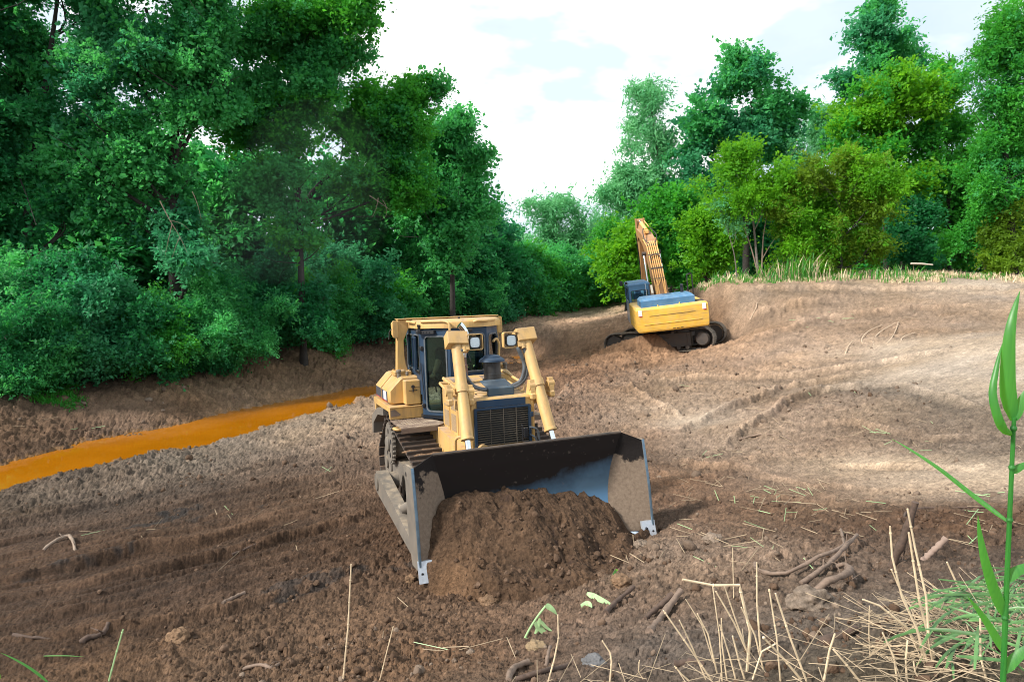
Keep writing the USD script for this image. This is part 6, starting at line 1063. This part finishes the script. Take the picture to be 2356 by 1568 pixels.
stalk([(785, 1568), (797, 1440), (808, 1297)], .0075, 'tall pale stalk standing alone below the left blade tip', None)
stalk([(872, 1568), (888, 1505), (905, 1440)], .005, 'short pale stalk right of the tall lone stalk', None)
stalk([(250, 1568), (266, 1508), (283, 1447)], .0085, 'pale green-white stalk at the lower left', None, REED_P)
stalk([Z10(1165, 1050), Z10(1190, 900), Z10(1210, 760), Z10(1230, 600)], .006, 'straw stalk leaning beside the broken green reed', None)
stalk([Z10(1570, 1050), Z10(1590, 900), Z10(1575, 840), Z10(1530, 775)], .006, 'kinked straw stalk at the bottom centre', None)
stalk([Z10(1810, 1040), Z10(1795, 980), Z10(1780, 905)], .004, 'short straw stalk right of the kinked one', None)
def lay(px, r0, r1, name, lab, m, catg, lift=None, n=14, twigs=(), grp=None):
    """A stick lying on or sticking out of the ground; lift: heights above the ground at the given points."""
    lift = lift or [r0 * .7] * len(px); P = []
    for (x, y), h in zip(px, lift):
        if h > .1:   # a raised point: on the same distance as the previous one
            P.append(at(x, y, P[-1][1] * .995 if P else ghit(x, y)[1]))
        else: P.append(ghit(x, y) + [0, 0, h])
    P = spline(P, n); j = np.random.default_rng(int(px[0][0] * 7 + px[0][1])); P = P + j.normal(size=P.shape) * r0 * .10
    rr_ = np.linspace(r0, r1, n) * (1 + .18 * j.normal(size=n).clip(-1, 1)); m_ = [tube(P, rr_, 8)]
    for k in range(2 if len(px) > 3 else 0):
        i_ = int(j.integers(3, n - 3)); m_.append(tube([P[i_], P[i_] + j.normal(size=3) * .04 + [0, 0, .02], P[i_] + j.normal(size=3) * .07 + [0, 0, .01]], [r0 * .3, r0 * .22, r0 * .1], 5))
    single(name, m_, m, lab, catg, grp, smooth=60)
W_, WD = TWIG, TWIG_D
BRW = plain('grey_brown_branch', (.165, .115, .085), .85, var=.4, scale=26, bump=.004)
lay([Z5b(*p) for p in [(660, 570), (740, 635), (860, 640), (960, 610), (1100, 560), (1220, 490)]], .022, .014, 'fallen_branch', 'long curved branch lying behind the thick cut branch, upper of a crossing pair', BRW, 'branch', [.03, .03, .04, .06, .09, .09])
lay([Z5b(*p) for p in [(950, 690), (1100, 610), (1200, 530), (1300, 435)]], .022, .017, 'fallen_branch', 'straight branch crossing in front of the long curved one', BRW, 'branch', [.01, .05, .08, .099])
lay([Z5b(*p) for p in [(980, 780), (1060, 745), (1130, 715), (1250, 655)]], .020, .030, 'fallen_branch', 'thick cut branch end stuck in the root-bound clod', BRW, 'branch', [.0, .04, .07, .09])
lay([Z5b(*p) for p in [(1150, 600), (1220, 600), (1262, 640), (1292, 690)]], .017, .02, 'fallen_branch', 'short hooked branch right of the crossing pair', BRW, 'branch', [.03, .06, .05, .03])
lay([Z5b(*p) for p in [(1525, 575), (1570, 470), (1610, 360), (1670, 170)]], .036, .026, 'fallen_branch', 'dark branch standing upright beside the tallest straw stalks', WD, 'branch', [.0, .2, .2, .2])
lay([Z5b(*p) for p in [(1715, 540), (1790, 470), (1865, 395)]], .026, .026, 'fallen_branch', 'pinkish bare stick pointing up to the right', plain('pink_wood', (.24, .17, .135), .8, var=.2), 'stick', [.0, .2, .2])
lay([Z5b(*p) for p in [(1200, 375), (1215, 430), (1230, 490)]], .016, .012, 'fallen_branch', 'short stub rising over the end of the crossing pair', BRW, 'branch', [.06, .05, .02])
lay([Z5b(*p) for p in [(-30, 905), (60, 860), (140, 800)]], .018, .026, 'fallen_branch', 'reddish broken branch left of the straw stalks, rear one of two', WD, 'branch', [.01, .05, .08])
lay([Z5b(*p) for p in [(0, 990), (90, 900), (190, 790)]], .034, .024, 'fallen_branch', 'grey broken branch left of the straw stalks, front one of two', BRW, 'branch', [.0, .05, .09])
lay([Z10(*p) for p in [(1555, 595), (1640, 540), (1745, 470)]], .026, .018, 'fallen_branch', 'dark cut branch pointing up at the bottom centre right', WD, 'branch', [.01, .06, .09])
lay([Z10(*p) for p in [(900, 1050), (930, 990), (1030, 935)]], .02, .022, 'root', 'thick bent root at the bottom edge', BRW, 'root', [.01, .03, .02])
lay([Z10(*p) for p in [(950, 1048), (1100, 1000), (1300, 945), (1500, 865)]], .018, .012, 'root', 'long root snaking across the dark soil at the bottom', TWIG_D, 'root')
lay([Z10(*p) for p in [(1150, 960), (1165, 900), (1185, 868)]], .014, .012, 'root', 'short upright root beside the leaning straw stalk', BRW, 'root', [.01, .04, .06])
lay([Z5b(*p) for p in [(150, 1200), (240, 1185), (330, 1200)]], .018, .014, 'root', 'dark root at the foot of the leftmost straw stalks', WD, 'root')
lay([Z5b(*p) for p in [(1075, 1060), (1180, 1030), (1290, 985)]], .03, .018, 'root', 'half buried root under the root-bound clod', TWIG_D, 'root', [0, .01, .02])
lay([Z4b(*p) for p in [(290, 505), (380, 450), (460, 425), (485, 445), (490, 545)]], .024, .018, 'root', 'torn forked root poking out of a rut at the left', TWIG, 'root', [.0, .03, .05, .04, .0])
lay([Z4b(*p) for p in [(540, 1125), (600, 1105), (690, 1085), (735, 1025)]], .03, .02, 'fallen_branch', 'dark crooked stick at the lower left', TWIG_D, 'stick', [.0, .03, .03, .06])
lay([Z4b(*p) for p in [(1500, 865), (1570, 830), (1650, 795)]], .02, .018, 'fallen_branch', 'grey straight stick on the ruts left of centre', BRW, 'stick')
lay([Z4b(*p) for p in [(90, 1080), (200, 1095), (340, 1108)]], .018, .012, 'fallen_branch', 'dark thin stick near the lower left edge', TWIG_D, 'stick')
lay([Z4b(*p) for p in [(1640, 1310), (1720, 1285), (1830, 1300), (1880, 1275)]], .017, .014, 'fallen_branch', 'curved stick left of the tall lone stalk', BRW, 'stick')
lay([Z4b(*p) for p in [(1560, 540), (1650, 500), (1730, 465)]], .018, .012, 'fallen_branch', 'dark stick lying along a rut left of the bulldozer', TWIG_D, 'stick')
lay([(2080, 1190), (2140, 1170), (2220, 1168), (2330, 1170)], .014, .01, 'fallen_branch', 'thin dark stick on the brown soil at the right', TWIG_D, 'stick')
lay([(1700, 1012), (1760, 1000), (1820, 1012)], .02, .014, 'fallen_branch', 'brown stick on the slope right of the blade', BRW, 'stick')
# broken green reed
def leaf_blade(P, w, seed=0, fold=.25, n=12):
    P = spline(P, n); t = np.gradient(P, axis=0); t /= np.linalg.norm(t, axis=1, keepdims=True); vw = P - EYE; sd = np.cross(t, vw); sd /= np.linalg.norm(sd, axis=1, keepdims=True); nn = np.cross(sd, t)
    s = np.linspace(0, 1, n); W_ = w * np.minimum(1, (s + .12) * 4) * (1 - s ** 2.2) ** .8; W_[-1] = w * .02
    V = np.vstack([P + sd * W_[:, None] / 2 + nn * W_[:, None] * fold * .5, P, P - sd * W_[:, None] / 2 + nn * W_[:, None] * fold * .5]); F = []
    for i in range(n - 1):
        for o in (0, n): F += [(o + i, o + i + 1, o + n + i + 1), (o + i, o + n + i + 1, o + n + i)]
    return trimesh.Trimesh(V, np.array(F), process=False)
def plant_leaf(par, px, D, w, m, dD=(), fold=.25):
    dd = list(dD) + [0] * (len(px) - len(dD)); part(par, 'leaf', leaf_blade([at(x, y, D + o) for (x, y), o in zip(px, dd)], w, fold=fold), m, True)
gD = ghit(*Z10(1080, 720))[1] - .06
br_ = thing('broken_reed', 'broken pale green reed with hanging leaves lying on the dark soil', 'reed')
part(br_, 'stem', tube(spline([at(*Z10(*p), gD) for p in [(880, 1020), (960, 860), (1050, 680), (1150, 540)]], 12), .010, 8), REED_P)
for px, w in (([(1150, 535), (1200, 570), (1225, 600)], .05), ([(1080, 650), (1140, 720), (1200, 755)], .055), ([(1115, 640), (1160, 690), (1205, 715)], .03), ([(1110, 625), (1090, 700), (1060, 765)], .035), ([(1022, 755), (1005, 830), (970, 895)], .045), ([(985, 800), (940, 870), (905, 935)], .03)): plant_leaf(br_, [Z10(*p) for p in px], gD - .02, w, REED_P)
lf = [([(1425, 475), (1500, 510), (1590, 550)], .06), ([(1385, 560), (1420, 550), (1460, 575)], .055), ([(1600, 405), (1608, 360), (1635, 322)], .035)]
for k, (px, w) in enumerate(lf):
    P = [ghit(*Z10(*p)) + [0, 0, .03] for p in px]
    o = leaf_blade(P, w); single('loose_leaf', o, REED_P if k < 2 else REED_G, ['long pale torn leaf lying left of the dark cut branch', 'short pale torn leaf lying above the broken reed', 'green blade leaning on the round ochre clod'][k], 'leaf', smooth=True)
# tall living reed at the right edge
rd = thing('tall_reed', 'tall living green reed close to the camera at the right edge', 'reed'); RD = 1.5
part(rd, 'stem', tube(spline([at(2305, 1640, RD), at(2310, 1500, RD), at(2318, 1300, RD), at(2326, 1120, RD), at(2333, 960, RD)], 20), np.linspace(.0068, .0045, 20), 10), REED_G)
for y, x in ((1420, 2312), (1195, 2323), (1075, 2328), (985, 2332)): part(rd, 'node', lathe([(-.006, .0055), (0, .0075), (.006, .0055)], at(x, y, RD), (0, 0, 1), 10), REED_G)
plant_leaf(rd, [(2334, 968), (2318, 880), (2322, 780), (2347, 668)], RD, .033, REED_G, (0, 0, .0, .03), .6)
plant_leaf(rd, [(2334, 966), (2352, 920), (2375, 880)], RD, .022, REED_G)
plant_leaf(rd, [(2332, 1000), (2300, 970), (2284, 910), (2294, 840), (2306, 790)], RD, .020, REED_G, (0, -.03, -.02, 0, .02), .9)
plant_leaf(rd, [(2320, 1200), (2240, 1140), (2150, 1070), (2050, 1008)], RD, .012, REED_G, (0, .06, .12, .2), .6)
plant_leaf(rd, [(2318, 1425), (2285, 1350), (2262, 1270), (2250, 1185)], RD, .025, REED_G, (0, -.01, -.02, -.02), .5)
plant_leaf(rd, [(2328, 1085), (2345, 1075), (2375, 1060)], RD, .018, REED_G)
plant_leaf(rd, [(2316, 1335), (2345, 1310), (2400, 1295)], RD, .024, REED_G)
plant_leaf(rd, [(2308, 1545), (2340, 1510), (2400, 1470)], RD, .026, REED_G)
plant_leaf(rd, [(2310, 1500), (2270, 1430), (2225, 1370)], RD + .2, .022, REED_G)
# straw and green litter at the lower right
rl = np.random.default_rng(91); SV = []; GV = []
def bar(c, d, L, r, out): out.append((c, d, L, r))
def bars(lst):
    V = []; F = []
    for c, d, L, r in lst:
        a, b, d = frame_of(d); i = len(V)
        for e in (-.5, .5):
            for k in range(4): V.append(c + d * L * e + (a * math.cos(k * math.pi / 2) + b * math.sin(k * math.pi / 2)) * r)
        for k in range(4): k2 = (k + 1) % 4; F += [(i + k, i + k2, i + 4 + k2), (i + k, i + 4 + k2, i + 4 + k)]
        F += [(i, i + 2, i + 1), (i, i + 3, i + 2), (i + 4, i + 5, i + 6), (i + 4, i + 6, i + 7)]
    return trimesh.Trimesh(np.array(V), np.array(F), process=False)
XY = []
for _ in range(400):
    x, y = rl.normal(2210, 130), rl.normal(1490, 80)
    if y > 1350 and 1800 < x < 2420: p = at(x, min(y, 1700), 2.9 + rl.normal() * .35); XY.append(p[:2])
for _ in range(90): XY.append((rl.uniform(-.2, 2.6), rl.uniform(2.5, 3.6)))
XY = np.array(XY); zz_ = ground_z(XY)
for (x, y), z in zip(XY, zz_):
    a = rl.uniform(0, 6.283); SV.append((np.array([x, y, z + rl.uniform(.005, .10)]), np.array([math.cos(a), math.sin(a) * .7, rl.normal() * .22]), rl.uniform(.10, .48), rl.uniform(.0009, .0026)))
single('straw_litter', bars(SV), STRAW_D, 'tangle of broken dry straw lying on the ground at the lower right corner', 'straw', kind='stuff', smooth=False)
GLV = []
for _ in range(110):
    x, y = rl.normal(2310, 75), rl.normal(1450, 80); p = at(x, y, 2.75 + rl.normal() * .25); p[2] = ground_z([p[:2]])[0] + rl.uniform(.05, .2); a = rl.normal(.2, .5); d = np.array([math.cos(a), math.sin(a), rl.normal() * .15]); L = rl.uniform(.2, .45)
    GLV.append(leaf_blade([p - d * L / 2, p + [0, 0, .03], p + d * L / 2 - [0, 0, .03]], rl.uniform(.005, .014), n=7))
single('green_litter', GLV, REED_L, 'heap of cut green reed leaves around the foot of the tall reed', 'reed leaves', kind='stuff', smooth=True)
# loose straws over the middle ground
SV = []
spots = [(1830, 1165, 120, 25, 34), (1780, 1130, 200, 40, 40), (1700, 1260, 160, 60, 34), (1560, 1180, 80, 50, 12), (1450, 1290, 90, 40, 14), (1900, 1210, 160, 30, 30), (600, 1230, 420, 120, 26), (1000, 1450, 200, 90, 10), (2100, 1020, 200, 60, 26), (1900, 720, 220, 40, 40), (1350, 760, 60, 30, 8), (1850, 950, 250, 90, 34), (250, 990, 250, 60, 16), (1640, 1060, 120, 60, 26), (2250, 1230, 90, 60, 22)]
for cx, cy, sx, sy, n in spots:
    for _ in range(int(n * .7)):
        p = hit(cx + rl.normal() * sx * .5, cy + rl.normal() * sy * .5); SV.append([p, n])
pp_ = np.array([s[0] for s in SV]); gz_ = ground_z(pp_[:, :2]); out = []; outg = []
for p, z in zip(pp_, gz_):
    if z < ZW + .02: continue
    a = rl.uniform(0, 6.283); D = p[1]; (out if rl.random() < .75 else outg).append((np.array([p[0], p[1], z + rl.uniform(.01, .05)]), np.array([math.cos(a), math.sin(a), rl.normal() * .12]), rl.uniform(.10, .42) * (1 + D / 50), rl.uniform(.0015, .0035) * (1 + D / 22)))
single('loose_straw', bars(out), STRAW_D, 'scattered dry straws on the dug ground', 'straw', kind='stuff', smooth=False)
single('loose_green_straw', bars(outg), REED_P, 'scattered green reed bits on the dug ground', 'reed bits', kind='stuff', smooth=False)
# thin pale roots on the right-hand slope
for k, px in enumerate([[(1720, 745), (1735, 720), (1742, 700)], [(1985, 790), (2000, 765), (2030, 752)], [(2010, 795), (2022, 770), (2060, 748)], [(2040, 790), (2062, 760), (2066, 745)], [(2075, 785), (2088, 775), (2105, 770)], [(1945, 815), (1952, 800), (1962, 790)]]):
    lay(px, .022, .012, 'pale_root', 'thin pale root sticking out of the right-hand slope', plain('pale_root_%d' % k, (.45, .34, .24), .8), 'root', [.0, .08, .09], 9, grp='pale roots on the slope')
# green blades at the lower left corner
gb = thing('grass_plant', 'few green grass blades leaning in at the lower left corner', 'grass plant')
for px, w in (([(110, 1568), (60, 1530), (0, 1500)], .018), ([(0, 1560), (-10, 1530), (-30, 1500)], .015), ([(100, 1508), (140, 1507), (195, 1510)], .008)): part(gb, 'blade', leaf_blade([at(x, y, 4.6) for x, y in px], w), REED_G, True)

# ------------------------------------------------------------------ thin exhaust smoke drifting before the trees
SMOKE = mtl('smoke', {'v': ('principled_volume', {'color': (.80, .95, 1.0), 'density': .005, 'anisotropy': .2})}, [], surface=None, volume='v.volume')
sm = []
for x, y, D, a, b in ((700, 480, 19.5, 2.6, 2.2), (730, 400, 19.7, 2.2, 2.2), (640, 540, 19.5, 2.4, 1.5)):
    sm.append(m3.Manifold.sphere(1.0, 40).scale([a, 1.3, b]).translate([float(v) for v in at(x, y, D)]))
sm = m3.Manifold.batch_boolean(sm, m3.OpType.Add).to_mesh(); single('exhaust_smoke', trimesh.Trimesh(np.array(sm.vert_properties[:, :3]), np.array(sm.tri_verts), process=False), SMOKE, 'thin bluish exhaust smoke drifting in front of the left trees', 'smoke', kind='stuff', smooth=True)
